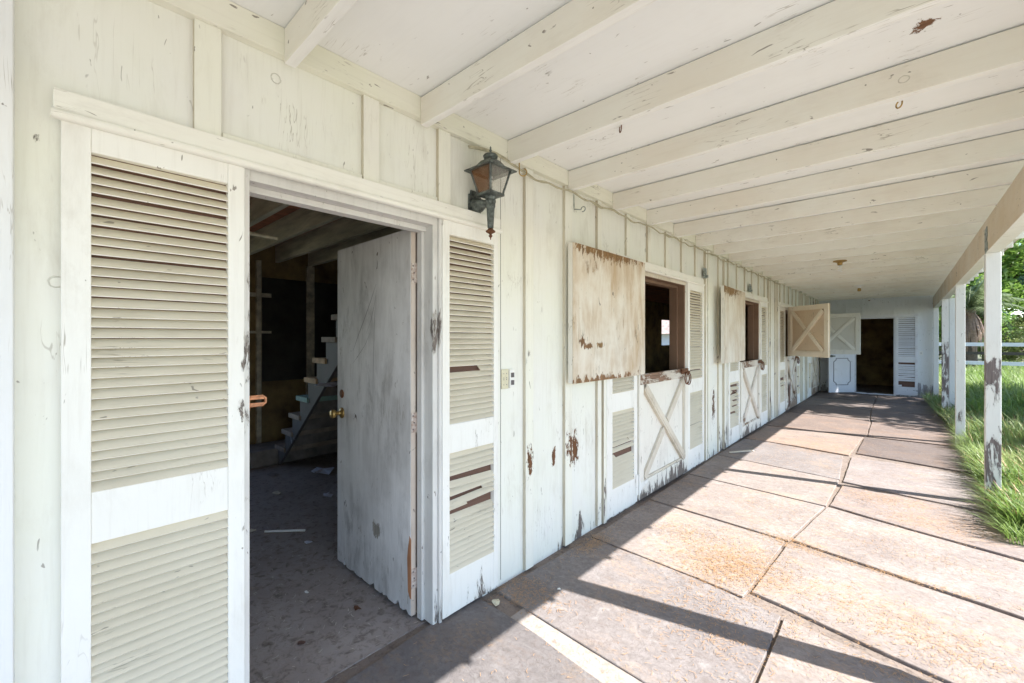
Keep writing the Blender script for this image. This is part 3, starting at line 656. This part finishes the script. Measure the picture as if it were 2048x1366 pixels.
g.add(sq(.052, 2.186)+sq(.052, 2.198), [(0, 1, 2, 3), (4, 5, 6, 7)]+[(i, (i+1) % 4, 4+(i+1) % 4, 4+i) for i in range(4)])
for sx, sy in ((-1, -1), (1, -1), (1, 1), (-1, 1)): g.tube([(LX+sx*hb, LY+sy*hb, zb), (LX+sx*ht, LY+sy*ht, zt)], .0058, 6)
g.build('cage', M['iron'], ln)
g = MB()
prof = [(.098, 2.314), (.100, 2.320), (.086, 2.326), (.055, 2.345), (.036, 2.372)]
v = []
for h_, z_ in prof: v += sq(h_, z_)
f = [(j*4+i, j*4+(i+1) % 4, (j+1)*4+(i+1) % 4, (j+1)*4+i) for j in range(4) for i in range(4)]+[(16, 17, 18, 19)]
v += sq(.070, 2.318); f += [(i, (i+1) % 4, 20+(i+1) % 4, 20+i) for i in range(4)]
v += sq(.034, 2.366); f += [(20+i, 20+(i+1) % 4, 24+(i+1) % 4, 24+i) for i in range(4)]+[(24, 25, 26, 27)]
g.add(v, f); g.build('roof', M['iron'], ln)
g = MB(); g.lathe((LX, LY), [(0, 2.366), (.022, 2.368), (.020, 2.376), (.036, 2.384), (.040, 2.396), (.034, 2.404), (.010, 2.412), (.005, 2.42), (.008, 2.427), (.004, 2.434), (.005, 2.442), (0, 2.452)], 24); g.build('cap', M['iron'], ln, smooth=True)
for i, mt in ((0, 'amber'), (1, 'haze_glass'), (3, 'amber'), (2, 'haze_glass')):
    a = sq(hb-.001, zb+.001); b = sq(ht-.001, zt-.001); j = (i+1) % 4
    g = MB(); g.add([a[i], a[j], b[j], b[i]], [(0, 1, 2, 3)]); o = g.build('pane', M[mt], ln, recalc=False)
    so = o.modifiers.new('s', 'SOLIDIFY'); so.thickness = .002
g = MB(); g.tube([(LX+.008*math.cos(t*1.3), LY+.008*math.sin(t*1.3), 2.222+t*.0042) for t in range(16)], .0065, 8); g.lathe((LX, LY), [(0, 2.2), (.013, 2.2), (.013, 2.224), (0, 2.225)], 12); g.build('bulb', M['bulb'], ln, smooth=True)

# ---------------------------------------------------------------- small fittings
def hookpts(c, r, d, L=.02, a0=0, a1=250):
    p = [(c[0], c[1], c[2]), (c[0], c[1], c[2]-L)]
    for i in range(1, 12):
        a = R(a0+(a1-a0)*i/11); p.append((c[0]+d[0]*r*(1-math.cos(a)), c[1]+d[1]*r*(1-math.cos(a)), c[2]-L-r*math.sin(a)*1.0))
    return p
hl = [((-1.655, 1.868, 2.458), .022, (.75, .65), .055, 'brass', 'brass cup hook under the rafter beside the wall lantern'),
      ((-1.129, 2.109, 2.59), .018, (-.7, .7), .012, 'rust', 'rusty open hook screwed into the ceiling between two rafters'),
      ((-.006, 2.494, 2.456), .014, (-.7, .7), .008, 'brass', 'small hook under a rafter near the outer beam')]
for c, r, d, L_, mt, lab in hl:
    g = MB(); g.tube(hookpts(c, r, d, L_), .0035 if r > .02 else .003, 8); tag(g.build('ceiling_hook', M[mt], smooth=True, loc=c), lab, 'hook', 'hooks under the porch roof')
g = MB(); yy, zz = 2.555, 2.36
g.tube([(WX+.0, yy, 2.47), (WX+.004, yy, 2.37)], .003, 6); g.tube([(WX+.002, yy, zz), (WX+.03, yy+.02, zz-.005)]+[(WX+.05+.018*math.cos(R(a)), yy+.045-.0*a, zz+.018*math.sin(R(a))) for a in range(180, -130, -30)], .0035, 8)
tag(g.build('eye_hook', M['steel'], smooth=True, loc=(WX, yy, zz)), 'grey screw eye in the wall just above the stained dutch door', 'hook')
# cables sagging from rafter to rafter along the ledger
for q, (x, zo) in enumerate(((WX+.052, 0), (WX+.062, -.008))):
    pts = []
    for i in range(0, 110):
        y = 1.50+i*.07
        if y > 9.2: break
        ph = ((y-.601) / .6097) % 1
        z = 2.462+zo-.02*math.sin(math.pi*ph)*(1+.5*math.sin(i*1.7+q)) if y > 1.9 else 2.455+zo+.03*math.sin(math.pi*(y-1.5)/.4)
        pts.append((x+.006*math.sin(y*5+q*2), y, z-.012))
    g = MB(); g.tube(pts, .0055, 6); tag(g.build('electric_cable', M['cable'], smooth=True, loc=pts[0]), ['inner painted cable sagging along the top of the wall', 'outer painted cable hanging lowest along the top of the wall'][q], 'cable', 'cables along the ledger')
# outlet and switch
ot = empty('outlet_cover', (WX, 1.85, 1.18), 'cream outlet cover beside a bare socket, right of the shutter with snapped slats', 'outlet')
g = MB(TW); g.box(1.805, 1.862, 1.135, 1.252, .0, .007); g.build('cover_plate', M['cream'], ot, bevel=.002)
g = MB(TW); g.box(1.866, 1.905, 1.138, 1.25, 0, .018); g.build('box', M['bulb'], ot, bevel=.003)
g = MB(TW)
for z in (1.17, 1.215): g.box(1.872, 1.899, z-.014, z+.014, .018, .021)
g.build('socket', M['groove'], ot, bevel=.002)
g = MB(TW)
for yy in (1.822, 1.846):
    for z in (1.16, 1.19, 1.2, 1.225): g.box(yy-.002, yy+.002, z-.003, z+.003, .007, .0078)
g.build('slot', M['groove'], ot)
sw = empty('light_switch', (.31, EY, 1.08), 'small square light switch on the end wall right of the grey shutter', 'switch')
g = MB(TE); g.box(.275, .345, 1.03, 1.14, 0, .01); g.build('plate', M['bulb'], sw, bevel=.002); g = MB(TE); g.box(.305, .315, 1.07, 1.095, .01, .02); g.build('toggle', M['groove'], sw)
for yy, zz, lab in ((5.21, 2.20, 'grey metal door catch above the first far shutter'), (7.2, 2.2, 'grey metal catch above the second dutch door header')):
    c_ = empty('door_catch', (WX, yy, zz), lab, 'catch', 'catches on the wall')
    g = MB(TW); g.box(yy-.05, yy+.05, zz-.06, zz+.06, .024, .03); g.build('plate', M['steel'], c_, bevel=.002)
    g = MB(TW); g.box(yy-.05, yy-.02, zz-.03, zz+.02, .03, .055); g.box(yy+.02, yy+.05, zz-.05, zz-.02, .03, .05); g.build('prong', M['steel'], c_, bevel=.002)
for i, (x, y, lab) in enumerate(((-.62, 7.04, 'spiral bulb in the nearest porch ceiling socket'), (-.63, 10.49, 'bare lamp holder in the middle of the far porch ceiling'), (-.64, 13.9, 'farthest small lamp holder close to the end wall'))):
    c_ = empty('ceiling_lamp', (x, y, 2.456), lab, 'ceiling lamp', 'lamp holders on the porch ceiling')
    g = MB(); g.lathe((x, y), [(0, 2.457), (.075, 2.457), (.075, 2.445), (.05, 2.438), (.03, 2.43), (.026, 2.40), (0, 2.40)][::-1], 20); g.build('holder', M['bulb'] if i else M['brass'], c_)
    if i == 0: g = MB(); g.tube([(x+.018*math.cos(t), y+.018*math.sin(t), 2.40-.0045*t) for t in [k*.6 for k in range(34)]], .007, 6); g.build('bulb', M['bulb'], c_, smooth=True)
    if i == 1: g = MB(); g.lathe((x, y), [(0, 2.40), (.024, 2.40), (.030, 2.36), (.022, 2.34), (0, 2.338)][::-1], 16); g.build('bulb', M['brass'], c_, smooth=True)
    if i == 2: g = MB(); g.lathe((x, y), [(0, 2.40), (.018, 2.40), (.018, 2.385), (0, 2.384)][::-1], 12); g.build('socket', M['rust'], c_)
g = MB(); g.box(-.80, -.62, 4.29, 4.36, 2.573, 2.5895); tag(g.build('wood_patch', M['beam'], bevel=.003, loc=(-.71, 4.33, 2.58)), 'short wood patch with a broken edge nailed to the ceiling between rafters', 'patch')

# ---------------------------------------------------------------- rubber mats
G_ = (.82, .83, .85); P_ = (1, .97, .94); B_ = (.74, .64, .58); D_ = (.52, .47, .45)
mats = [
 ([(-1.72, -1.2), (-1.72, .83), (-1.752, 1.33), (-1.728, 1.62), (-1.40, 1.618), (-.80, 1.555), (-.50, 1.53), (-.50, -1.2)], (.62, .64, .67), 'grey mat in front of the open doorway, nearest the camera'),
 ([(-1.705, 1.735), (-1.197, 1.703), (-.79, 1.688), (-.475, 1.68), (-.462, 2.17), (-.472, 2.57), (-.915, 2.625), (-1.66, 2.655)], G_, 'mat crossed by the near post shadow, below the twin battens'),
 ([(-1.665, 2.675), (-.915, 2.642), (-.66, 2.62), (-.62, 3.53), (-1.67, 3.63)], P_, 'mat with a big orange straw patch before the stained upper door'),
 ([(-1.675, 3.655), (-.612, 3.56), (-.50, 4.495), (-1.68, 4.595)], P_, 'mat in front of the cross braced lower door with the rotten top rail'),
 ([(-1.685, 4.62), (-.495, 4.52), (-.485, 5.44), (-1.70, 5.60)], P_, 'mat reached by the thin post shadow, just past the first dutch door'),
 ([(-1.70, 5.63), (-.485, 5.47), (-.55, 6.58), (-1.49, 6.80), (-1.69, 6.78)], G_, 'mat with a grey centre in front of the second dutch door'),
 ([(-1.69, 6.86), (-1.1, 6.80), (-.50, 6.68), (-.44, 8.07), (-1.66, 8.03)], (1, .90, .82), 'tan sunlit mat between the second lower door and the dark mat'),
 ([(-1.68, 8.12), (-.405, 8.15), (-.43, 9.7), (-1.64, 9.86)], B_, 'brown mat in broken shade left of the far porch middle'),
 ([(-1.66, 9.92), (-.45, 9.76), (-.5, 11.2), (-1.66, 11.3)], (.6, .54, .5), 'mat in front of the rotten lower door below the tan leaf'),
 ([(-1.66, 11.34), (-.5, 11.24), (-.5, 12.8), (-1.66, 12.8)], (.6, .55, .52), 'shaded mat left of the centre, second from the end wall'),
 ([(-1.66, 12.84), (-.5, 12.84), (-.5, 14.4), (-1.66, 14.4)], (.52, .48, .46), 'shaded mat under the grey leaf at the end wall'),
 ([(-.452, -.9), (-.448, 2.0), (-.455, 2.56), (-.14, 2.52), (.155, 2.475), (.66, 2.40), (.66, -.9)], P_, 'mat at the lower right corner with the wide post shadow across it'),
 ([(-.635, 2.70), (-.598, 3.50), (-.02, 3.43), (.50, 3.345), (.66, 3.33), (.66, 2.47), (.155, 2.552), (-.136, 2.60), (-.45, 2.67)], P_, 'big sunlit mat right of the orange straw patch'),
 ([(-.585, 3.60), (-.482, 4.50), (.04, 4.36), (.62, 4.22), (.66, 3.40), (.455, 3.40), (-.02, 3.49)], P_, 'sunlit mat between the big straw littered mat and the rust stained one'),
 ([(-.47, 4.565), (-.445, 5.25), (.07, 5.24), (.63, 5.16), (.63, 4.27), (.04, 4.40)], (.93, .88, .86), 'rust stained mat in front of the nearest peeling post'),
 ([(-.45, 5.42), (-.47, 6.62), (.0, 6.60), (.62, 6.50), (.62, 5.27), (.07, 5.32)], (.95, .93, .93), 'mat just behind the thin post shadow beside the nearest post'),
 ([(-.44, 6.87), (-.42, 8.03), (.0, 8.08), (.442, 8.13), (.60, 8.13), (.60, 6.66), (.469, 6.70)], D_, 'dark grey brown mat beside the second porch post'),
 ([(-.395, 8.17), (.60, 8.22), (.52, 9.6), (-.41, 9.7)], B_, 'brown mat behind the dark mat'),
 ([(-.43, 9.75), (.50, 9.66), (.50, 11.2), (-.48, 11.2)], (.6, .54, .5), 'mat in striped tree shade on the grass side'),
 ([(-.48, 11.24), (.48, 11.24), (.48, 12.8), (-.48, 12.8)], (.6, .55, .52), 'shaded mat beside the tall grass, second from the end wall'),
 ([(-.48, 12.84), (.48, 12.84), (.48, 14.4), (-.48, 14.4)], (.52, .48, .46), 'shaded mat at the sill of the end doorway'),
]
rnd = random.Random(3)
for pts, col, lab in mats:
    # subdivide the outline, wobble it and lift corners a little
    n = len(pts); cx = sum(p[0] for p in pts)/n; cy = sum(p[1] for p in pts)/n
    out = []
    for i in range(n):
        a = Vector(pts[i]); b = Vector(pts[(i+1) % n]); m_ = max(1, int((b-a).length/.12))
        for k in range(m_):
            p = a.lerp(b, k/m_); q = mnoise.noise(Vector((p.x*6, p.y*6, len(lab))))*.007
            out.append((p.x+q, p.y+q*.8))
    g = MB(); nn = len(out); tl = rnd.uniform(-.0015, .0015)
    def zt_(p): return .0005+.0035*mnoise.noise(Vector((p[0]*1.3, p[1]*1.3, len(lab)*.7)))+tl
    v = [(x, y, -.0155) for x, y in out]+[(x, y, zt_((x, y))-.003) for x, y in out]
    ins = [(cx+(x-cx)*.993, cy+(y-cy)*.993) for x, y in out]; v += [(x, y, zt_((x, y))) for x, y in ins]
    f = [tuple(range(nn))[::-1]]+[(i, (i+1) % nn, nn+(i+1) % nn, nn+i) for i in range(nn)]+[(nn+i, nn+(i+1) % nn, 2*nn+(i+1) % nn, 2*nn+i) for i in range(nn)]
    v.append((cx, cy, zt_((cx, cy)))); f += [(2*nn+i, 2*nn+(i+1) % nn, 3*nn) for i in range(nn)]
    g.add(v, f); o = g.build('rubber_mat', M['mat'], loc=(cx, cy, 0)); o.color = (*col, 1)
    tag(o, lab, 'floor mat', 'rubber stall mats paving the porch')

# ---------------------------------------------------------------- litter
def strawmesh(name, spots, n, seed, Lr=(.006, .03), mt='straw', z0=.004, wd=.0010):
    rr = random.Random(seed); g = MB()
    for _ in range(n):
        cx, cy, sx, sy = rr.choice(spots); x = rr.gauss(cx, sx); y = rr.gauss(cy, sy)
        if x < WX+.02 and name == 'straw': x = WX+.03+rr.random()*.08
        a = rr.uniform(0, math.pi); L_ = rr.uniform(*Lr)/2; d = Vector((math.cos(a), math.sin(a), rr.uniform(-.12, .12))); q = Vector((-d.y, d.x, 0))*wd
        p = Vector((x, y, z0+rr.random()*.004)); b = q.normalized()*L_*rr.uniform(-.4, .4)
        g.add([p-d*L_-q, p-d*L_+q, p+b+q, p+b-q, p+d*L_+q*.5, p+d*L_-q*.5], [(0, 1, 2, 3), (3, 2, 4, 5)])
    return g.build(name, M[mt], recalc=False)
sp = [(-.95, 2.95, .16, .18), (-.85, 2.8, .12, .12), (-1.2, 3.2, .12, .08), (-.1, 2.9, .25, .16), (.15, 2.8, .15, .12), (-.75, 2.3, .2, .15), (-.6, 3.55, .12, .06), (.05, 3.9, .25, .15), (-.9, 4.1, .3, .2), (-1.55, 1.85, .12, .08), (-1.6, 2.6, .05, .1),
      (.15, 4.6, .2, .15), (-.2, 5.0, .2, .12), (-1.0, 6.9, .25, .3), (-.6, 7.4, .3, .3), (-1.1, 5.9, .3, .25), (-.45, 2.2, .3, .4), (-1.62, 3.6, .04, 1.0), (-.5, 6.3, .5, .6), (-.4, 4, .5, 1.2), (.2, 2.45, .3, .03), (-.1, 3.46, .4, .02), (-.8, 1.2, .3, .5)]
tag(strawmesh('straw', sp+[(-.85, 2.95, .2, .2), (-.72, 3.0, .14, .14)]*2, 13000, 1), 'scattered orange straw and shavings over the porch mats', 'straw', kind='stuff')
tag(strawmesh('floor_litter', [(-3.2, 1.3, .7, .35), (-4, 1.5, .8, .3), (-2.3, .9, .3, .25), (-3, .9, .5, .3)], 420, 2, (.008, .035), 'joist', -.006, .0009), 'fine chaff and twigs scattered on the dirt floor inside the doorway', 'litter', kind='stuff')
rr = random.Random(9)
def scrap(x, y, s, mt, lab, cat, name, z=0, n=7):
    g = MB(); pts = [(x+s*math.cos(2*math.pi*i/n)*rr.uniform(.5, 1.2), y+s*math.sin(2*math.pi*i/n)*rr.uniform(.4, 1.1)) for i in range(n)]
    v = [(p[0], p[1], z+rr.uniform(.001, s*.35)) for p in pts]+[(x, y, z+s*.3)]
    g.add(v, [(i, (i+1) % n, n) for i in range(n)]); o = g.build(name, M[mt], recalc=False, loc=(x, y, z)); so = o.modifiers.new('s', 'SOLIDIFY'); so.thickness = .0015
    return tag(o, lab, cat)
scrap(-3.10, 1.25, .035, 'paper', 'small white paper scrap on the dirt floor beside the white stick', 'paper', 'paper_scrap', -.008)
scrap(-4.62, 2.02, .14, 'paper', 'crumpled bluish plastic on the floor below the staircase', 'plastic', 'crumpled_plastic', -.008, 12)
scrap(-1.64, 1.66, .03, 'cream', 'torn cream chip at the wall foot beside the grey mat', 'chip', 'wood_chip', -.01)
scrap(-1.45, 1.98, .012, 'bulb', 'tiny white pebble on the mat in the shade near the wall', 'pebble', 'pebble', .003, 6)
g = MB(); g.box(-3.47, -3.33, 1.14, 1.15, -.008, .002); 
g = MB(); g.tube([(-3.50, 1.10, .0), (-3.40, 1.20, .002), (-3.30, 1.31, .0)], .008, 6); tag(g.build('white_stick', M['bulb'], loc=(-3.4, 1.2, 0)), 'short white stick lying on the dirt floor inside the doorway', 'stick')
g = MB(); g.prism([(-1.62, 5.80), (-1.60, 5.78), (-1.40, 6.08), (-1.43, 6.11)], lambda p, q, h: (p, q, h), .006, .016); tag(g.build('loose_slat', M['brace'], loc=(-1.5, 5.95, 0)), 'loose wooden slat lying on the mats before the second dutch door', 'slat')
g = MB(); g.prism([(-.69, 2.40), (-.40, 2.60), (-.35, 2.57), (-.45, 2.52), (-.62, 2.39)], lambda p, q, h: (p, q, h), .001, .0035)
g = MB(); g.tube([(-2.72+.06*math.cos(t), 1.62+.06*math.sin(t), .01+.007*t) for t in [k*.5 for k in range(76)]], .012, 8); tag(g.build('hose_coil', M['hose'], smooth=True, loc=(-2.72, 1.62, 0)), 'ribbed grey hose standing on the floor behind the open door', 'hose')
for x_, y_, s_, m_, l_ in ((-2.75, .80, .03, 'tread', 'brown dry leaf on the floor just inside the left jamb'), (-2.15, 1.12, .028, 'rust', 'curled rusty leaf on the sill below the open door'), (-2.5, 1.0, .016, 'bulb', 'white paint flake on the floor before the open door'), (-3.9, 1.75, .06, 'paper', 'flattened white scrap between the white stick and the stairs'), (-4.3, 1.45, .05, 'joist', 'broken wood splinter on the floor left of the stairs'), (-3.6, 1.05, .03, 'joist', 'pale wood chip behind the white stick'), (-2.1, .82, .02, 'dark', 'dark clod of dirt on the sill near the grey mat'), (-4.9, 1.62, .07, 'stair', 'grey rag in front of the low inside step')):
    scrap(x_, y_, s_, m_, l_, 'debris', 'floor_scrap', -.008, 8)
# torn plastic and white paint on the stairs
scrap(-4.02, 1.80, .12, 'paper', 'white plastic rag hanging on the upper stairs beside the door edge', 'rag', 'plastic_rag', .98, 9)

# ---------------------------------------------------------------- grass
def blades(name, n, region, hr, wr, seed, lab, lean=(-.4, -.1), z0=-.05):
    rr = random.Random(seed); vv = []; ff = []
    for _ in range(n):
        x, y = region(rr)
        h = rr.uniform(*hr)*(.7+.6*max(0, mnoise.noise(Vector((x*1.5, y*1.5, 3)))+.35)); wd = rr.uniform(*wr)
        a = rr.uniform(0, 2*math.pi); sp_ = rr.uniform(.1, .75)*h
        d = Vector((math.cos(a)*sp_+lean[0]*h*rr.random(), math.sin(a)*sp_+lean[1]*h*rr.random(), 0))
        pr = Vector((-d.y, d.x, 0)); pr = (pr.normalized() if pr.length > 1e-6 else Vector((1, 0, 0)))*wd
        o = len(vv)
        droop = rr.uniform(.0, .4)
        for t, wk in ((0, 1), (.4, .95), (.75, .7), (1, .06)):
            p = Vector((x, y, z0))+d*(t**1.7)+Vector((0, 0, h*(t-droop*t*t*t)))
            vv.append(tuple(p-pr*wk)); vv.append(tuple(p+pr*wk))
        ff += [(o, o+1, o+3, o+2), (o+2, o+3, o+5, o+4), (o+4, o+5, o+7, o+6)]
    me = bpy.data.meshes.new(name); me.from_pydata(vv, [], ff); me.materials.append(M['grass'])
    o = bpy.data.objects.new(name, me); C.objects.link(o); return tag(o, lab, 'grass', kind='stuff')
def reg1(rr):
    while True:
        y = 4.85+rr.random()**1.5*9; x = rr.uniform(.62, 1.1+.11*y)
        e = .62 if y < 8.6 else (.62-.05*(y-8.6) if y < 14.6 else .62)
        x = e+(x-.62)
        if y > 14.4 and x < .7: continue
        return x, y
def reg2(rr):
    y = 11+rr.random()*22; return rr.uniform(.75, 1.5+.15*y), y
blades('grass', 30000, reg1, (.16, .38), (.003, .0085), 1, 'long bright green grass growing against the porch posts')
blades('tall_grass', 20000, reg2, (.28, .55), (.006, .013), 2, 'deep rank grass in the tree shade as far as the fence')
def reg3(rr):
    y = 4.55+rr.random()**1.2*4.2; return rr.uniform(.55, .68), y
blades('dry_grass', 2600, reg1, (.2, .42), (.002, .004), 7, 'dry straw coloured stems mixed into the green grass by the posts'); bpy.data.objects['dry_grass'].data.materials[0] = M['straw']
blades('edge_grass', 1500, reg3, (.12, .26), (.002, .004), 3, 'grass tufts spilling over the mat edge between the near posts', lean=(-.8, -.3), z0=-.03)

# ---------------------------------------------------------------- fence, plants, trees
fe = empty('board_fence', (4, 24.5, 0), 'white flaking board fence with a dark middle rail beyond the grass', 'fence')
for z, h_, mt in ((1.22, .14, 'fence'), (.88, .11, 'fencedark'), (.50, .14, 'fence')):
    g = MB(); g.prism([(-2, z-h_/2+.01), (3.1, z-h_/2), (9, z-h_/2-.03), (9, z+h_/2-.03), (3.1, z+h_/2), (-2, z+h_/2+.01)], lambda p, q, h: (p, h, q), 24.46, 24.5); g.build('rail', M[mt], fe)
for x in (.9, 3.6, 6.3, 8.9): g = MB(); g.box(x, x+.12, 24.505, 24.62, -.05, 1.25); g.build('post', M['fence'], fe)

def leaves(g, c, rad, n, size, rr, flat=.8, clumps=None):
    clumps = clumps or []
    for _ in range(n):
        q = rr.choice(clumps); cr = q[3]
        d = Vector((rr.gauss(0, 1), rr.gauss(0, 1), rr.gauss(0, 1))).normalized()*cr*(rr.random()**.45)
        p = Vector(q[:3])+Vector((d.x, d.y, d.z*flat))
        s = size*rr.uniform(.6, 1.4); a = Vector((rr.gauss(0, 1), rr.gauss(0, 1), rr.gauss(0, .6))).normalized()*s; b = a.cross(Vector((rr.gauss(0, 1), rr.gauss(0, 1), rr.gauss(0, 1)))).normalized()*s*.42
        g.add([p-a, p+b, p+a, p-b], [(0, 1, 2, 3)])
def tree(name, base, h, cr, seed, n, size, mt, lab, cat='tree', crown_z=.62, nc=16, group=None, spread=1.0, cl=(.22, .42)):
    rr = random.Random(seed); x, y = base
    t = empty(name, (x, y, -.05), lab, cat, group)
    cz = h*crown_z; cl_ = []
    for i in range(nc):
        d = Vector((rr.gauss(0, 1), rr.gauss(0, 1), rr.gauss(0, .8))).normalized()*cr*rr.uniform(.35, .95)
        cl_.append((x+d.x*spread, y+d.y*spread, max(.3, cz+d.z*(h-cz)/cr), cr*rr.uniform(*cl)))
    g = MB()
    g.tube([(x, y, -.05), (x+.1*rr.random(), y, cz*.4), (x+.15, y+.1, cz*.8)], [h*.018, h*.014, h*.010], 10)
    g.build('trunk', M['bark'], t)
    g = MB()
    for c in cl_: m_ = Vector((x+.1, y, cz*.7)).lerp(Vector(c[:3]), .5); g.tube([(x+.08, y, cz*.55), (m_.x, m_.y, m_.z+.1), c[:3]], [h*.009, h*.006, h*.002], 6)
    g.build('limb', M['bark'], t)
    g = MB(); leaves(g, None, None, n, size, rr, clumps=cl_); g.build('crown', M[mt], t, recalc=False)
    return t
tree('shade_tree', (6.6, 12.9), 8.6, 4.6, 11, 26000, .12, 'leaf', 'broad tree standing outside the porch and shading its far end', nc=44, cl=(.14, .25))
tree('broadleaf_tree', (3.2, 34), 8.0, 3.3, 12, 17000, .15, 'leaf', 'bright green broadleaf tree rising above the fence behind the porch posts', nc=34, crown_z=.56)
tree('dark_tree', (5.4, 29), 5.6, 1.5, 13, 6000, .11, 'leafdark', 'dark blue green tree hanging over the sky gap at the right edge', nc=16, crown_z=.78)
tree('leafy_shrub', (1.7, 29.5), 2.0, 1.0, 14, 3500, .07, 'leafyel', 'yellow green shrub just behind the fence below the palm', 'shrub', .5, 10)
tree('leafy_shrub', (4.6, 33), 2.6, 1.7, 15, 5000, .08, 'leafyel', 'yellow green bush behind the fence at the right edge', 'shrub', .5, 12)
rr = random.Random(20)
for i, (x, y, h_, c_, mt, lab) in enumerate(((3.0, 42, 3.4, 2.4, 'leaf', 'round mid green bush row left of the sky gap'), (6.0, 46, 3.5, 2.8, 'leaf', 'mid green bush below the sky gap'), (9.5, 50, 3.8, 3.2, 'leafdark', 'darker low tree at the right edge under the sky'), (.6, 40, 5.5, 2.6, 'leaf', 'green tree glimpsed behind the second porch post'), (-2.0, 44, 6.5, 3.2, 'leafdark', 'dark tree hidden mostly behind the end of the porch'))):
    tree('low_tree', (x, y), h_, c_, 30+i, 5500, .14, mt, lab, 'tree', .5, 14, 'trees beyond the fence')
# far woodland band, one mass
g = MB(); cl_ = []
for i in range(130):
    x = rr.uniform(-25, 70); y = rr.uniform(80, 125); cl_.append((x, y, rr.uniform(.8, 3.6), rr.uniform(1.6, 3.0)))
leaves(g, None, None, 22000, .42, rr, clumps=cl_); tag(g.build('far_woods', M['leafdark'], recalc=False), 'distant belt of dark woodland along the horizon', 'woods', kind='stuff')

# palm with a skirt of dead fronds
def palm(x, y, zc):
    rr = random.Random(44); t = empty('palm_tree', (x, y, -.05), 'palm with arching fronds over a brown skirt of dead leaves', 'palm')
    g = MB(); g.tube([(x, y, -.05), (x, y, zc*.5), (x, y, zc)], [.30, .26, .22], 14); g.build('trunk', M['bark'], t)
    def frond(g, az, el, L_, droop, wdl, n=15, rachis=.012):
        d = Vector((math.cos(az), math.sin(az), 0)); prev = None; pts = []
        for i in range(n):
            s = i/(n-1); pts.append(Vector((x, y, zc))+d*L_*s*math.cos(el)*(1-.15*s)+Vector((0, 0, L_*(s*math.sin(el)-droop*s*s))))
        g.tube(pts, [rachis*(1.3-s/n) for s in range(n)], 5)
        sd_ = Vector((-d.y, d.x, 0))
        for i in range(1, n*3):
            s = i/(n*3); k = s*(n-1); a = int(k); p = pts[a].lerp(pts[min(a+1, n-1)], k-a); ll = wdl*math.sin(math.pi*min(1, .12+s*.88))**.6
            for sg in (-1, 1):
                tip = p+sd_*sg*ll*.8+d*ll*.5+Vector((0, 0, -ll*rr.uniform(.3, .7))); q = d*.018
                g.add([p-q, p+q, tip], [(0, 1, 2)])
    g = MB()
    for i in range(34): frond(g, rr.uniform(0, 6.28), rr.uniform(.1, 1.3), rr.uniform(2.0, 2.8), rr.uniform(.3, .6), .45)
    g.build('crown', M['frond'], t, recalc=False)
    g = MB()
    for i in range(60):
        az = rr.uniform(0, 6.28); r0 = .25; L_ = rr.uniform(1.2, 1.9); d = Vector((math.cos(az), math.sin(az), 0)); pr = Vector((-d.y, d.x, 0))*rr.uniform(.03, .06)
        p = [Vector((x, y, zc-.1))+d*(.15+.42*math.sin(min(1, s*1.6)*1.4)*.9)+Vector((0, 0, -L_*s)) for s in (0, .3, .65, 1)]
        v = []
        for k, q in enumerate(p): v += [q-pr*(1, 1, .8, .3)[k], q+pr*(1, 1, .8, .3)[k]]
        g.add(v, [(0, 1, 3, 2), (2, 3, 5, 4), (4, 5, 7, 6)])
    g.build('dead_skirt', M['dead'], t, recalc=False)
palm(2.05, 27.0, 2.75)
# neighbouring shed seen through the rear window
sh = empty('neighbour_shed', (-9.5, 21, 0), 'pale shed with a brown roof seen through the small rear window', 'shed')
g = MB(); g.box(-14, -8.0, 21.0, 27, -.05, 1.72); g.build('wall', M['shedwall'], sh)
g = MB(); g.prism([(20.6, 1.68), (27.4, 1.68), (24, 4.2)], lambda p, q, h: (h, p, q), -14.4, -7.6); g.build('roof', M['shedroof'], sh)

for o in bpy.data.objects:
    if '_w' in o: del o['_w']
